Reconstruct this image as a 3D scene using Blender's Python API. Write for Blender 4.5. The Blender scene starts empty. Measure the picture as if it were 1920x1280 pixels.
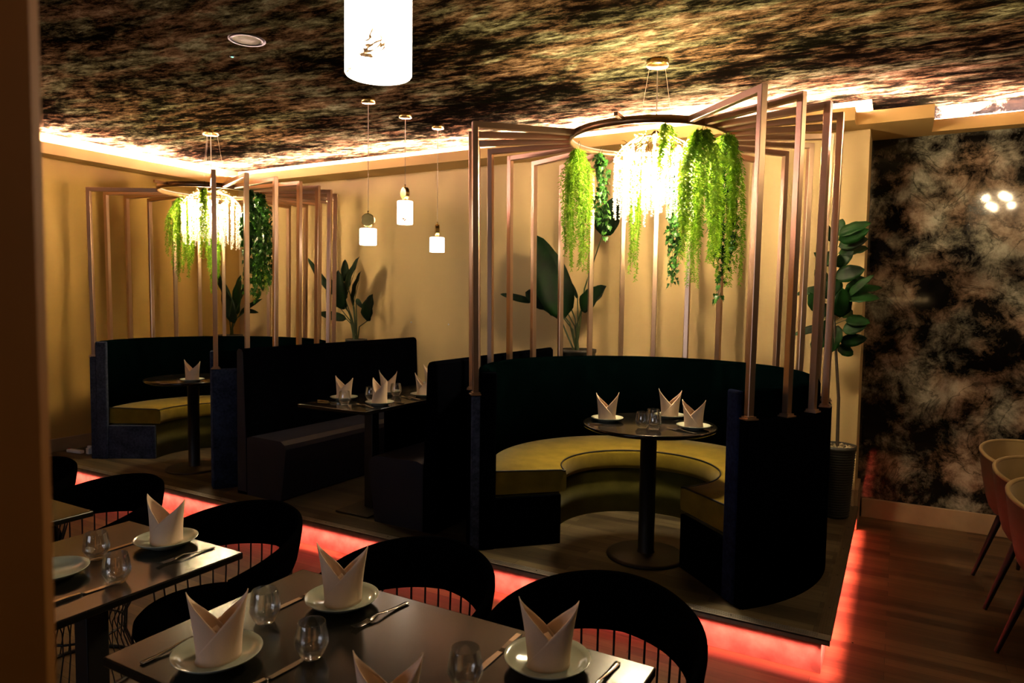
import bpy, math, random
from math import sin, cos, pi, radians, sqrt, hypot, atan2
from mathutils import Vector, Matrix

scene = bpy.context.scene
COL = scene.collection
rnd = random.Random(11)

# ------------------------------------------------------------------ camera
EYE = Vector((0, 0, 1.6))
FPX = 1298.63
YAW, PITCH, ROLL = radians(29.2635), radians(3.4746), radians(0.7823)
_f = Vector((-sin(YAW) * cos(PITCH), cos(YAW) * cos(PITCH), -sin(PITCH)))
_r = Vector((cos(YAW), sin(YAW), 0))
_u = _r.cross(_f)
_r2 = _r * cos(ROLL) + _u * sin(ROLL)
_u2 = -_r * sin(ROLL) + _u * cos(ROLL)
cam_data = bpy.data.cameras.new('camera')
cam = bpy.data.objects.new('camera', cam_data)
COL.objects.link(cam)
M = Matrix((_r2, _u2, -_f)).transposed().to_4x4()
M.translation = EYE
cam.matrix_world = M
cam_data.sensor_width = 36.0
cam_data.lens = 36.0 * FPX / 1920
cam_data.clip_start = 0.02
cam_data.dof.use_dof = True
cam_data.dof.focus_distance = 3.0
cam_data.dof.aperture_fstop = 5.6
scene.camera = cam

# ------------------------------------------------------------------ world, view
world = bpy.data.worlds.new('world')
scene.world = world
world.use_nodes = True
world.node_tree.nodes['Background'].inputs[0].default_value = (0.010, 0.009, 0.008, 1)
world.node_tree.nodes['Background'].inputs[1].default_value = 0.0
scene.view_settings.view_transform = 'Standard'
scene.view_settings.look = 'None'
scene.view_settings.exposure = 0.15
scene.view_settings.gamma = 1.0
scene.view_settings.use_curve_mapping = False
scene.cycles.use_denoising = True
try:
    scene.cycles.denoiser = 'OPENIMAGEDENOISE'
except Exception:
    pass
scene.cycles.max_bounces = 10
scene.cycles.transparent_max_bounces = 16
scene.cycles.transmission_bounces = 10
scene.cycles.glossy_bounces = 4
scene.cycles.diffuse_bounces = 3
scene.cycles.sample_clamp_indirect = 4.0
scene.cycles.caustics_reflective = False
scene.cycles.caustics_refractive = False

BULB = 2350.0        # bulbs inside the crystal chandeliers
COVE = 1700.0          # pinkish strip on top of the wall bulkhead
REDLED = 10.0       # red strip below the stage nosing
SHADE = 9.0         # alabaster pendant shades
WINDOW = 2.3        # grey daylight from the window behind the photographer

# ------------------------------------------------------------------ dimensions
ZP = 0.17           # stage height
ZC = 3.0           # ceiling
YW, YM = 5.41, 5.80 # back wall, marble wall
YF = 5.10           # bulkhead fascia
YE = 3.16           # stage front edge
XE = -0.205         # stage right edge
XL = -6.62          # left wall
XLF = -6.42         # left bulkhead fascia
ZS = 2.80           # underside of bulkhead
ZFT = 2.885         # top of fascia


def ray(px, py):
    a = (px - 960) / FPX
    b = -(py - 640) / FPX
    return _r2 * a + _u2 * b + _f


def at(px, py, Y):
    d = ray(px, py)
    return EYE + d * (Y / d.y)


# ------------------------------------------------------------------ mesh helpers
class MB:
    def __init__(self):
        self.v = []
        self.f = []
        self.s = []

    def add(self, vs, fs, smooth=False):
        n = len(self.v)
        self.v += [tuple(p) for p in vs]
        self.f += [tuple(i + n for i in f) for f in fs]
        self.s += [smooth] * len(fs)
        return self

    def box(self, x0, x1, y0, y1, z0, z1):
        vs = [(x, y, z) for z in (z0, z1) for y in (y0, y1) for x in (x0, x1)]
        return self.add(vs, [(0, 2, 3, 1), (4, 5, 7, 6), (0, 1, 5, 4), (2, 6, 7, 3), (0, 4, 6, 2), (1, 3, 7, 5)])

    def obox(self, c, ax, ay, az):
        c, ax, ay, az = map(Vector, (c, ax, ay, az))
        vs = [c + ax * x + ay * y + az * z for z in (-1, 1) for y in (-1, 1) for x in (-1, 1)]
        return self.add(vs, [(0, 2, 3, 1), (4, 5, 7, 6), (0, 1, 5, 4), (2, 6, 7, 3), (0, 4, 6, 2), (1, 3, 7, 5)])

    def bar(self, p, q, w, h, side=None):
        """square bar from p to q; side = direction of the w face"""
        p, q = Vector(p), Vector(q)
        d = (q - p)
        L = d.length
        d = d / L
        if side is None:
            side = d.cross(Vector((0, 0, 1)))
            if side.length < 1e-4:
                side = Vector((1, 0, 0))
        side = Vector(side)
        side = (side - d * side.dot(d)).normalized()
        up = side.cross(d)
        return self.obox((p + q) / 2, side * w / 2, d * L / 2, up * h / 2)

    def tube(self, pts, r, n=8, cap=True, flat=1.0):
        pts = [Vector(p) for p in pts]
        m = len(pts)
        rs = r if isinstance(r, (list, tuple)) else [r] * m
        d0 = (pts[1] - pts[0]).normalized()
        ref = Vector((0, 0, 1)) if abs(d0.z) < 0.9 else Vector((1, 0, 0))
        a = d0.cross(ref).normalized()
        vs = []
        for i, p in enumerate(pts):
            if i == 0:
                d = pts[1] - pts[0]
            elif i == m - 1:
                d = pts[-1] - pts[-2]
            else:
                d = pts[i + 1] - pts[i - 1]
            if d.length < 1e-9:
                d = d0
            d.normalize()
            a = (a - d * a.dot(d))
            a = a.normalized() if a.length > 1e-6 else d.orthogonal().normalized()
            b = d.cross(a)
            for k in range(n):
                t = 2 * pi * k / n
                vs.append(p + a * (cos(t) * rs[i]) + b * (sin(t) * rs[i] * flat))
        fs = [(i * n + k, i * n + (k + 1) % n, (i + 1) * n + (k + 1) % n, (i + 1) * n + k) for i in range(m - 1) for k in range(n)]
        self.add(vs, fs, True)
        if cap:
            self.add(vs[:n], [tuple(reversed(range(n)))])
            self.add(vs[-n:], [tuple(range(n))])
        return self

    def lathe(self, prof, n=32, c=(0, 0, 0), smooth=True, closed=False):
        c = Vector(c)
        vs = []
        for (r, z) in prof:
            for k in range(n):
                t = 2 * pi * k / n
                vs.append((c.x + r * cos(t), c.y + r * sin(t), c.z + z))
        m = len(prof)
        fs = []
        rng = range(m if closed else m - 1)
        for i in rng:
            j = (i + 1) % m
            for k in range(n):
                fs.append((i * n + k, i * n + (k + 1) % n, j * n + (k + 1) % n, j * n + k))
        return self.add(vs, fs, smooth)

    def arc(self, prof, a0, a1, n=48, smooth=True, caps=True, rf=None):
        """closed profile [(r, z)] swept about the z axis from angle a0 to a1 (degrees)"""
        m = len(prof)
        vs = []
        for i in range(n + 1):
            a = radians(a0 + (a1 - a0) * i / n)
            for (r, z) in prof:
                if rf:
                    r, z = rf(a, r, z)
                vs.append((r * cos(a), r * sin(a), z))
        fs = []
        for i in range(n):
            for k in range(m):
                k2 = (k + 1) % m
                fs.append((i * m + k, (i + 1) * m + k, (i + 1) * m + k2, i * m + k2))
        self.add(vs, fs, smooth)
        if caps:
            self.add(vs[:m], [tuple(range(m))])
            self.add(vs[-m:], [tuple(reversed(range(m)))])
        return self

    def grid(self, fn, nu, nv, closed=False, smooth=True):
        vs = [fn(i / nu, j / nv) for i in range(nu + (0 if closed else 1)) for j in range(nv + 1)]
        w = nv + 1
        N = nu
        fs = []
        for i in range(N):
            i2 = (i + 1) % N if closed else i + 1
            for j in range(nv):
                fs.append((i * w + j, i2 * w + j, i2 * w + j + 1, i * w + j + 1))
        return self.add(vs, fs, smooth)

    def sphere(self, c, r, n=10, m=6, sz=1.0):
        prof = [(max(r * sin(pi * i / m), 1e-5), -r * sz * cos(pi * i / m)) for i in range(m + 1)]
        return self.lathe(prof, n, c)

    def mesh(self, name):
        me = bpy.data.meshes.new(name)
        me.from_pydata(self.v, [], self.f)
        me.polygons.foreach_set('use_smooth', self.s)
        me.update()
        return me

    def build(self, name, mat, parent=None, loc=None, bevel=None, rotz=0, weld=False, seg=2, solid=None):
        o = bpy.data.objects.new(name, self.mesh(name))
        COL.objects.link(o)
        if mat:
            o.data.materials.append(mat)
        if parent:
            o.parent = parent
        if loc is not None:
            o.location = loc
        if rotz:
            o.rotation_euler[2] = rotz
        if weld:
            w = o.modifiers.new('weld', 'WELD')
            w.merge_threshold = 1e-5
        if solid:
            s = o.modifiers.new('solid', 'SOLIDIFY')
            s.thickness = solid
            s.offset = 0
        if bevel:
            b = o.modifiers.new('bevel', 'BEVEL')
            b.width = bevel
            b.segments = seg
            b.limit_method = 'ANGLE'
            b.angle_limit = radians(50)
            b.harden_normals = False
        return o


def tag(o, label=None, cat=None, group=None, kind=None):
    if label:
        o['label'] = label
    if cat:
        o['category'] = cat
    if group:
        o['group'] = group
    if kind:
        o['kind'] = kind
    return o


def thing(name, label, cat, loc=(0, 0, 0), rotz=0, group=None):
    o = bpy.data.objects.new(name, None)
    o.empty_display_size = 0.1
    COL.objects.link(o)
    o.location = loc
    o.rotation_euler = (0, 0, rotz)
    return tag(o, label, cat, group)


def copy_tree(o, parent=None):
    c = o.copy()
    COL.objects.link(c)
    if parent:
        c.parent = parent
    for ch in list(o.children):
        if ch.name in bpy.data.objects:
            copy_tree(ch, c)
    return c


# ------------------------------------------------------------------ materials
def new_mat(name):
    m = bpy.data.materials.new(name)
    m.use_nodes = True
    nt = m.node_tree
    b = nt.nodes['Principled BSDF']
    return m, nt, b


def N(nt, kind, **kw):
    n = nt.nodes.new(kind)
    for k, v in kw.items():
        if k in n.inputs:
            n.inputs[k].default_value = v
        else:
            setattr(n, k, v)
    return n


def ramp(nt, stops, interp='LINEAR'):
    r = nt.nodes.new('ShaderNodeValToRGB')
    r.color_ramp.interpolation = interp
    el = r.color_ramp.elements
    el[0].position, el[0].color = stops[0][0], (*stops[0][1], 1)
    el[1].position, el[1].color = stops[-1][0], (*stops[-1][1], 1)
    for p, c in stops[1:-1]:
        e = el.new(p)
        e.color = (*c, 1)
    return r


def simple(name, col, rough=0.5, metal=0.0, spec=0.5, var=0.12, scale=25, bump=0.0, sheen=0.0, sheen_col=None, coat=0.0, aniso=0.0):
    m, nt, b = new_mat(name)
    tc = N(nt, 'ShaderNodeTexCoord')
    ns = N(nt, 'ShaderNodeTexNoise', Scale=scale, Detail=4.0)
    nt.links.new(tc.outputs['Object'], ns.inputs['Vector'])
    lo = tuple(c * (1 - var) for c in col)
    hi = tuple(min(1, c * (1 + var)) for c in col)
    r = ramp(nt, [(0.3, lo), (0.7, hi)])
    nt.links.new(ns.outputs['Fac'], r.inputs['Fac'])
    nt.links.new(r.outputs['Color'], b.inputs['Base Color'])
    b.inputs['Roughness'].default_value = rough
    b.inputs['Metallic'].default_value = metal
    b.inputs['Specular IOR Level'].default_value = spec
    if sheen:
        b.inputs['Sheen Weight'].default_value = sheen
        b.inputs['Sheen Roughness'].default_value = 0.35
        if sheen_col:
            b.inputs['Sheen Tint'].default_value = (*sheen_col, 1)
    if coat:
        b.inputs['Coat Weight'].default_value = coat
    if aniso:
        b.inputs['Anisotropic'].default_value = aniso
    if bump:
        bp = N(nt, 'ShaderNodeBump', Strength=bump, Distance=0.002)
        nt.links.new(ns.outputs['Fac'], bp.inputs['Height'])
        nt.links.new(bp.outputs['Normal'], b.inputs['Normal'])
    return m


def fabric(name, col, scale=900, var=0.25, rough=0.9, bump=0.25, sheen=0.3, stretch=(1, 1, 1)):
    m, nt, b = new_mat(name)
    tc = N(nt, 'ShaderNodeTexCoord')
    mp = N(nt, 'ShaderNodeMapping')
    mp.inputs['Scale'].default_value = stretch
    nt.links.new(tc.outputs['Object'], mp.inputs['Vector'])
    ns = N(nt, 'ShaderNodeTexNoise', Scale=scale, Detail=2.0)
    n2 = N(nt, 'ShaderNodeTexNoise', Scale=9.0, Detail=3.0)
    nt.links.new(mp.outputs['Vector'], ns.inputs['Vector'])
    nt.links.new(mp.outputs['Vector'], n2.inputs['Vector'])
    mx = N(nt, 'ShaderNodeMath', operation='ADD')
    nt.links.new(ns.outputs['Fac'], mx.inputs[0])
    nt.links.new(n2.outputs['Fac'], mx.inputs[1])
    r = ramp(nt, [(0.35, tuple(c * (1 - var) for c in col)), (0.65, tuple(min(1, c * (1 + var)) for c in col))])
    hf = N(nt, 'ShaderNodeMath', operation='MULTIPLY')
    hf.inputs[1].default_value = 0.5
    nt.links.new(mx.outputs[0], hf.inputs[0])
    nt.links.new(hf.outputs[0], r.inputs['Fac'])
    nt.links.new(r.outputs['Color'], b.inputs['Base Color'])
    b.inputs['Roughness'].default_value = rough
    b.inputs['Specular IOR Level'].default_value = 0.0
    b.inputs['Sheen Weight'].default_value = sheen
    bp = N(nt, 'ShaderNodeBump', Strength=bump, Distance=0.001)
    nt.links.new(ns.outputs['Fac'], bp.inputs['Height'])
    nt.links.new(bp.outputs['Normal'], b.inputs['Normal'])
    return m


def emit(name, col, strength):
    m = bpy.data.materials.new(name)
    m.use_nodes = True
    nt = m.node_tree
    nt.nodes.clear()
    e = N(nt, 'ShaderNodeEmission')
    e.inputs[0].default_value = (*col, 1)
    e.inputs[1].default_value = strength
    o = N(nt, 'ShaderNodeOutputMaterial')
    nt.links.new(e.outputs[0], o.inputs[0])
    return m


def leaf_mat(name, c0, c1, trans=0.35, rough=0.4, scale=14):
    m = bpy.data.materials.new(name)
    m.use_nodes = True
    nt = m.node_tree
    b = nt.nodes['Principled BSDF']
    out = nt.nodes['Material Output']
    tc = N(nt, 'ShaderNodeTexCoord')
    ns = N(nt, 'ShaderNodeTexNoise', Scale=scale, Detail=3.0)
    nt.links.new(tc.outputs['Object'], ns.inputs['Vector'])
    r = ramp(nt, [(0.35, c0), (0.68, c1)])
    nt.links.new(ns.outputs['Fac'], r.inputs['Fac'])
    nt.links.new(r.outputs['Color'], b.inputs['Base Color'])
    b.inputs['Roughness'].default_value = rough
    b.inputs['Specular IOR Level'].default_value = 0.2
    tr = N(nt, 'ShaderNodeBsdfTranslucent')
    nt.links.new(r.outputs['Color'], tr.inputs['Color'])
    mx = N(nt, 'ShaderNodeMixShader')
    mx.inputs[0].default_value = trans
    nt.links.new(b.outputs[0], mx.inputs[1])
    nt.links.new(tr.outputs[0], mx.inputs[2])
    nt.links.new(mx.outputs[0], out.inputs[0])
    return m


def wood_floor(name, c_lo, c_mid, c_hi, rough=0.42, plank=0.07, length=0.75, rot=0.0, spec=0.35):
    m, nt, b = new_mat(name)
    tc = N(nt, 'ShaderNodeTexCoord')
    mp = N(nt, 'ShaderNodeMapping')
    mp.inputs['Rotation'].default_value = (0, 0, rot)
    nt.links.new(tc.outputs['Object'], mp.inputs['Vector'])
    br = N(nt, 'ShaderNodeTexBrick', Scale=1.0)
    br.offset = 0.37
    br.offset_frequency = 2
    br.inputs['Color1'].default_value = (0, 0, 0, 1)
    br.inputs['Color2'].default_value = (1, 1, 1, 1)
    br.inputs['Mortar'].default_value = (0.3, 0.3, 0.3, 1)
    br.inputs['Mortar Size'].default_value = 0.0012
    br.inputs['Brick Width'].default_value = length
    br.inputs['Row Height'].default_value = plank
    br.inputs['Bias'].default_value = 0.0
    nt.links.new(mp.outputs['Vector'], br.inputs['Vector'])
    m2 = N(nt, 'ShaderNodeMapping')
    m2.inputs['Scale'].default_value = (2.2, 34, 30)
    nt.links.new(mp.outputs['Vector'], m2.inputs['Vector'])
    ns = N(nt, 'ShaderNodeTexNoise', Scale=1.0, Detail=5.0, Roughness=0.6)
    nt.links.new(m2.outputs['Vector'], ns.inputs['Vector'])
    ad = N(nt, 'ShaderNodeMath', operation='MULTIPLY_ADD')
    ad.inputs[1].default_value = 0.45
    nt.links.new(br.outputs['Color'], ad.inputs[0])
    sc = N(nt, 'ShaderNodeMath', operation='MULTIPLY')
    sc.inputs[1].default_value = 0.55
    nt.links.new(ns.outputs['Fac'], sc.inputs[0])
    nt.links.new(sc.outputs[0], ad.inputs[2])
    r = ramp(nt, [(0.15, c_lo), (0.45, c_mid), (0.8, c_hi)])
    nt.links.new(ad.outputs[0], r.inputs['Fac'])
    mm = N(nt, 'ShaderNodeMix', data_type='RGBA', blend_type='MULTIPLY')
    mm.inputs[0].default_value = 1.0
    nt.links.new(r.outputs['Color'], mm.inputs[6])
    g = ramp(nt, [(0.0, (1, 1, 1)), (1.0, (0.25, 0.25, 0.25))])
    nt.links.new(br.outputs['Fac'], g.inputs['Fac'])
    nt.links.new(g.outputs['Color'], mm.inputs[7])
    nt.links.new(mm.outputs[2], b.inputs['Base Color'])
    b.inputs['Roughness'].default_value = rough
    b.inputs['Specular IOR Level'].default_value = spec
    bp = N(nt, 'ShaderNodeBump', Strength=0.15, Distance=0.001)
    nt.links.new(ns.outputs['Fac'], bp.inputs['Height'])
    nt.links.new(bp.outputs['Normal'], b.inputs['Normal'])
    return m


def ceiling_mat():
    m, nt, b = new_mat('ceiling_wallpaper')
    tc = N(nt, 'ShaderNodeTexCoord')
    mp = N(nt, 'ShaderNodeMapping')
    mp.inputs['Rotation'].default_value = (0, 0, radians(-24))
    mp.inputs['Scale'].default_value = (0.6, 1.45, 1)
    nt.links.new(tc.outputs['Object'], mp.inputs['Vector'])
    big = N(nt, 'ShaderNodeTexNoise', Scale=1.5, Detail=3.0, Distortion=0.2)
    mid = N(nt, 'ShaderNodeTexNoise', Scale=9.0, Detail=14.0, Roughness=0.80, Distortion=0.25)
    col = N(nt, 'ShaderNodeTexNoise', Scale=3.3, Detail=6.0, Roughness=0.65, Distortion=0.5)
    for n in (big, mid, col):
        nt.links.new(mp.outputs['Vector'], n.inputs['Vector'])
    a = N(nt, 'ShaderNodeMath', operation='MULTIPLY_ADD')
    a.inputs[1].default_value = 0.45
    nt.links.new(big.outputs['Fac'], a.inputs[0])
    s = N(nt, 'ShaderNodeMath', operation='MULTIPLY')
    s.inputs[1].default_value = 1.0
    nt.links.new(mid.outputs['Fac'], s.inputs[0])
    nt.links.new(s.outputs[0], a.inputs[2])
    r1 = ramp(nt, [(0.66, (0.002, 0.0015, 0.001)), (0.70, (0.013, 0.008, 0.004)), (0.75, (0.052, 0.030, 0.014)), (0.82, (0.13, 0.082, 0.042)), (0.93, (0.30, 0.23, 0.14))])
    r2 = ramp(nt, [(0.66, (0.002, 0.002, 0.001)), (0.70, (0.013, 0.011, 0.006)), (0.75, (0.048, 0.043, 0.020)), (0.82, (0.13, 0.125, 0.068)), (0.93, (0.31, 0.32, 0.21))])
    nt.links.new(a.outputs[0], r1.inputs['Fac'])
    nt.links.new(a.outputs[0], r2.inputs['Fac'])
    cr = ramp(nt, [(0.47, (0, 0, 0)), (0.55, (1, 1, 1))])
    nt.links.new(col.outputs['Fac'], cr.inputs['Fac'])
    mx = N(nt, 'ShaderNodeMix', data_type='RGBA')
    nt.links.new(cr.outputs['Color'], mx.inputs[0])
    nt.links.new(r1.outputs['Color'], mx.inputs[6])
    nt.links.new(r2.outputs['Color'], mx.inputs[7])
    nt.links.new(mx.outputs[2], b.inputs['Base Color'])
    b.inputs['Roughness'].default_value = 0.7
    b.inputs['Specular IOR Level'].default_value = 0.0
    bp = N(nt, 'ShaderNodeBump', Strength=0.35, Distance=0.004)
    nt.links.new(mid.outputs['Fac'], bp.inputs['Height'])
    nt.links.new(bp.outputs['Normal'], b.inputs['Normal'])
    return m


def marble_mat():
    m, nt, b = new_mat('polished_dark_marble')
    tc = N(nt, 'ShaderNodeTexCoord')
    mp = N(nt, 'ShaderNodeMapping')
    mp.inputs['Location'].default_value = (3.1, 0.0, 1.55)
    nt.links.new(tc.outputs['Object'], mp.inputs['Vector'])
    big = N(nt, 'ShaderNodeTexNoise', Scale=2.1, Detail=2.0, Distortion=0.8)
    mid = N(nt, 'ShaderNodeTexNoise', Scale=5.0, Detail=14.0, Roughness=0.78, Distortion=0.25)
    hue = N(nt, 'ShaderNodeTexNoise', Scale=2.6, Detail=3.0)
    for n in (big, mid, hue):
        nt.links.new(mp.outputs['Vector'], n.inputs['Vector'])
    a = N(nt, 'ShaderNodeMath', operation='MULTIPLY_ADD')
    a.inputs[1].default_value = 0.62
    s = N(nt, 'ShaderNodeMath', operation='MULTIPLY')
    s.inputs[1].default_value = 0.70
    nt.links.new(big.outputs['Fac'], a.inputs[0])
    nt.links.new(mid.outputs['Fac'], s.inputs[0])
    nt.links.new(s.outputs[0], a.inputs[2])
    r1 = ramp(nt, [(0.62, (0.004, 0.0035, 0.003)), (0.665, (0.05, 0.033, 0.02)), (0.72, (0.17, 0.115, 0.075)), (0.83, (0.42, 0.33, 0.24))])
    r2 = ramp(nt, [(0.62, (0.004, 0.004, 0.0035)), (0.665, (0.045, 0.04, 0.03)), (0.72, (0.16, 0.15, 0.11)), (0.83, (0.45, 0.42, 0.33))])
    nt.links.new(a.outputs[0], r1.inputs['Fac'])
    nt.links.new(a.outputs[0], r2.inputs['Fac'])
    cr = ramp(nt, [(0.45, (0, 0, 0)), (0.56, (1, 1, 1))])
    nt.links.new(hue.outputs['Fac'], cr.inputs['Fac'])
    mx = N(nt, 'ShaderNodeMix', data_type='RGBA')
    nt.links.new(cr.outputs['Color'], mx.inputs[0])
    nt.links.new(r1.outputs['Color'], mx.inputs[6])
    nt.links.new(r2.outputs['Color'], mx.inputs[7])
    # dark veins
    wv = N(nt, 'ShaderNodeTexNoise', Scale=2.6, Detail=5.0, Roughness=0.55, Distortion=1.8)
    nt.links.new(mp.outputs['Vector'], wv.inputs['Vector'])
    vr = ramp(nt, [(0.475, (1, 1, 1)), (0.497, (0.35, 0.36, 0.34)), (0.52, (1, 1, 1))])
    nt.links.new(wv.outputs['Fac'], vr.inputs['Fac'])
    mv = N(nt, 'ShaderNodeMix', data_type='RGBA', blend_type='MULTIPLY')
    mv.inputs[0].default_value = 1.0
    nt.links.new(mx.outputs[2], mv.inputs[6])
    nt.links.new(vr.outputs['Color'], mv.inputs[7])
    nt.links.new(mv.outputs[2], b.inputs['Base Color'])
    b.inputs['Roughness'].default_value = 0.06
    b.inputs['Specular IOR Level'].default_value = 0.5
    return m


def wall_mat(name, col):
    m, nt, b = new_mat(name)
    tc = N(nt, 'ShaderNodeTexCoord')
    ns = N(nt, 'ShaderNodeTexNoise', Scale=1.3, Detail=3.0)
    n2 = N(nt, 'ShaderNodeTexNoise', Scale=160.0, Detail=2.0)
    nt.links.new(tc.outputs['Object'], ns.inputs['Vector'])
    nt.links.new(tc.outputs['Object'], n2.inputs['Vector'])
    r = ramp(nt, [(0.3, tuple(c * 0.94 for c in col)), (0.7, tuple(c * 1.05 for c in col))])
    nt.links.new(ns.outputs['Fac'], r.inputs['Fac'])
    nt.links.new(r.outputs['Color'], b.inputs['Base Color'])
    b.inputs['Roughness'].default_value = 0.6
    b.inputs['Specular IOR Level'].default_value = 0.2
    bp = N(nt, 'ShaderNodeBump', Strength=0.08, Distance=0.001)
    nt.links.new(n2.outputs['Fac'], bp.inputs['Height'])
    nt.links.new(bp.outputs['Normal'], b.inputs['Normal'])
    return m


def glass_mat(name):
    """thin clear drinking glass: clear body, mirror-like towards the edges"""
    m = bpy.data.materials.new(name)
    m.use_nodes = True
    nt = m.node_tree
    nt.nodes.clear()
    tp = N(nt, 'ShaderNodeBsdfTransparent')
    tp.inputs[0].default_value = (0.97, 0.975, 0.97, 1)
    gl = N(nt, 'ShaderNodeBsdfGlossy', Roughness=0.09)
    gl.inputs[0].default_value = (1, 1, 1, 1)
    fr = N(nt, 'ShaderNodeFresnel', IOR=1.5)
    mx = N(nt, 'ShaderNodeMixShader')
    out = N(nt, 'ShaderNodeOutputMaterial')
    ma = N(nt, 'ShaderNodeMath', operation='MULTIPLY_ADD')
    ma.inputs[1].default_value = 0.50
    ma.inputs[2].default_value = 0.08
    nt.links.new(fr.outputs[0], ma.inputs[0])
    nt.links.new(ma.outputs[0], mx.inputs[0])
    nt.links.new(tp.outputs[0], mx.inputs[1])
    nt.links.new(gl.outputs[0], mx.inputs[2])
    nt.links.new(mx.outputs[0], out.inputs[0])
    return m


def alabaster(name, strength, lo=.56):
    """lit translucent stone with brown veins"""
    m = bpy.data.materials.new(name)
    m.use_nodes = True
    nt = m.node_tree
    b = nt.nodes['Principled BSDF']
    tc = N(nt, 'ShaderNodeTexCoord')
    mp = N(nt, 'ShaderNodeMapping')
    mp.inputs['Scale'].default_value = (1, 1, 0.8)
    nt.links.new(tc.outputs['Object'], mp.inputs['Vector'])
    v = N(nt, 'ShaderNodeTexNoise', Scale=14.0, Detail=5.0, Distortion=1.2)
    w = N(nt, 'ShaderNodeTexNoise', Scale=9.0, Detail=1.0)
    nt.links.new(mp.outputs['Vector'], v.inputs['Vector'])
    nt.links.new(mp.outputs['Vector'], w.inputs['Vector'])
    vr = ramp(nt, [(0.47, (1, 1, 1)), (0.50, (0, 0, 0)), (0.525, (1, 1, 1))])
    nt.links.new(v.outputs['Fac'], vr.inputs['Fac'])
    wr = ramp(nt, [(lo, (1, 1, 1)), (lo + .1, (0, 0, 0))])
    nt.links.new(w.outputs['Fac'], wr.inputs['Fac'])
    mxm = N(nt, 'ShaderNodeMath', operation='MAXIMUM')
    nt.links.new(vr.outputs['Color'], mxm.inputs[0])
    nt.links.new(wr.outputs['Color'], mxm.inputs[1])
    c = ramp(nt, [(0.0, (0.16, 0.055, 0.012)), (0.55, (0.5, 0.27, 0.09)), (1.0, (1.0, 0.87, 0.70))])
    nt.links.new(mxm.outputs[0], c.inputs['Fac'])
    nt.links.new(c.outputs['Color'], b.inputs['Base Color'])
    nt.links.new(c.outputs['Color'], b.inputs['Emission Color'])
    st = ramp(nt, [(0.0, (0.02, 0.02, 0.02)), (0.5, (0.12, 0.12, 0.12)), (1.0, (1, 1, 1))])
    nt.links.new(mxm.outputs[0], st.inputs['Fac'])
    ms = N(nt, 'ShaderNodeMath', operation='MULTIPLY')
    ms.inputs[1].default_value = strength
    nt.links.new(st.outputs['Color'], ms.inputs[0])
    nt.links.new(ms.outputs[0], b.inputs['Emission Strength'])
    b.inputs['Roughness'].default_value = 0.4
    return m


def crystal_mat():
    m = bpy.data.materials.new('frosted_crystal')
    m.use_nodes = True
    nt = m.node_tree
    b = nt.nodes['Principled BSDF']
    out = nt.nodes['Material Output']
    tc = N(nt, 'ShaderNodeTexCoord')
    ns = N(nt, 'ShaderNodeTexNoise', Scale=120.0, Detail=1.0)
    nt.links.new(tc.outputs['Object'], ns.inputs['Vector'])
    r = ramp(nt, [(0.4, (0.80, 0.76, 0.70)), (0.6, (0.96, 0.94, 0.90))])
    nt.links.new(ns.outputs['Fac'], r.inputs['Fac'])
    nt.links.new(r.outputs['Color'], b.inputs['Base Color'])
    b.inputs['Roughness'].default_value = 0.12
    tr = N(nt, 'ShaderNodeBsdfTranslucent')
    nt.links.new(r.outputs['Color'], tr.inputs['Color'])
    tp = N(nt, 'ShaderNodeBsdfTransparent')
    mx = N(nt, 'ShaderNodeMixShader')
    mx.inputs[0].default_value = 0.55
    nt.links.new(b.outputs[0], mx.inputs[1])
    nt.links.new(tr.outputs[0], mx.inputs[2])
    m2 = N(nt, 'ShaderNodeMixShader')
    m2.inputs[0].default_value = 0.45
    nt.links.new(mx.outputs[0], m2.inputs[1])
    nt.links.new(tp.outputs[0], m2.inputs[2])
    nt.links.new(m2.outputs[0], out.inputs[0])
    return m


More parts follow.
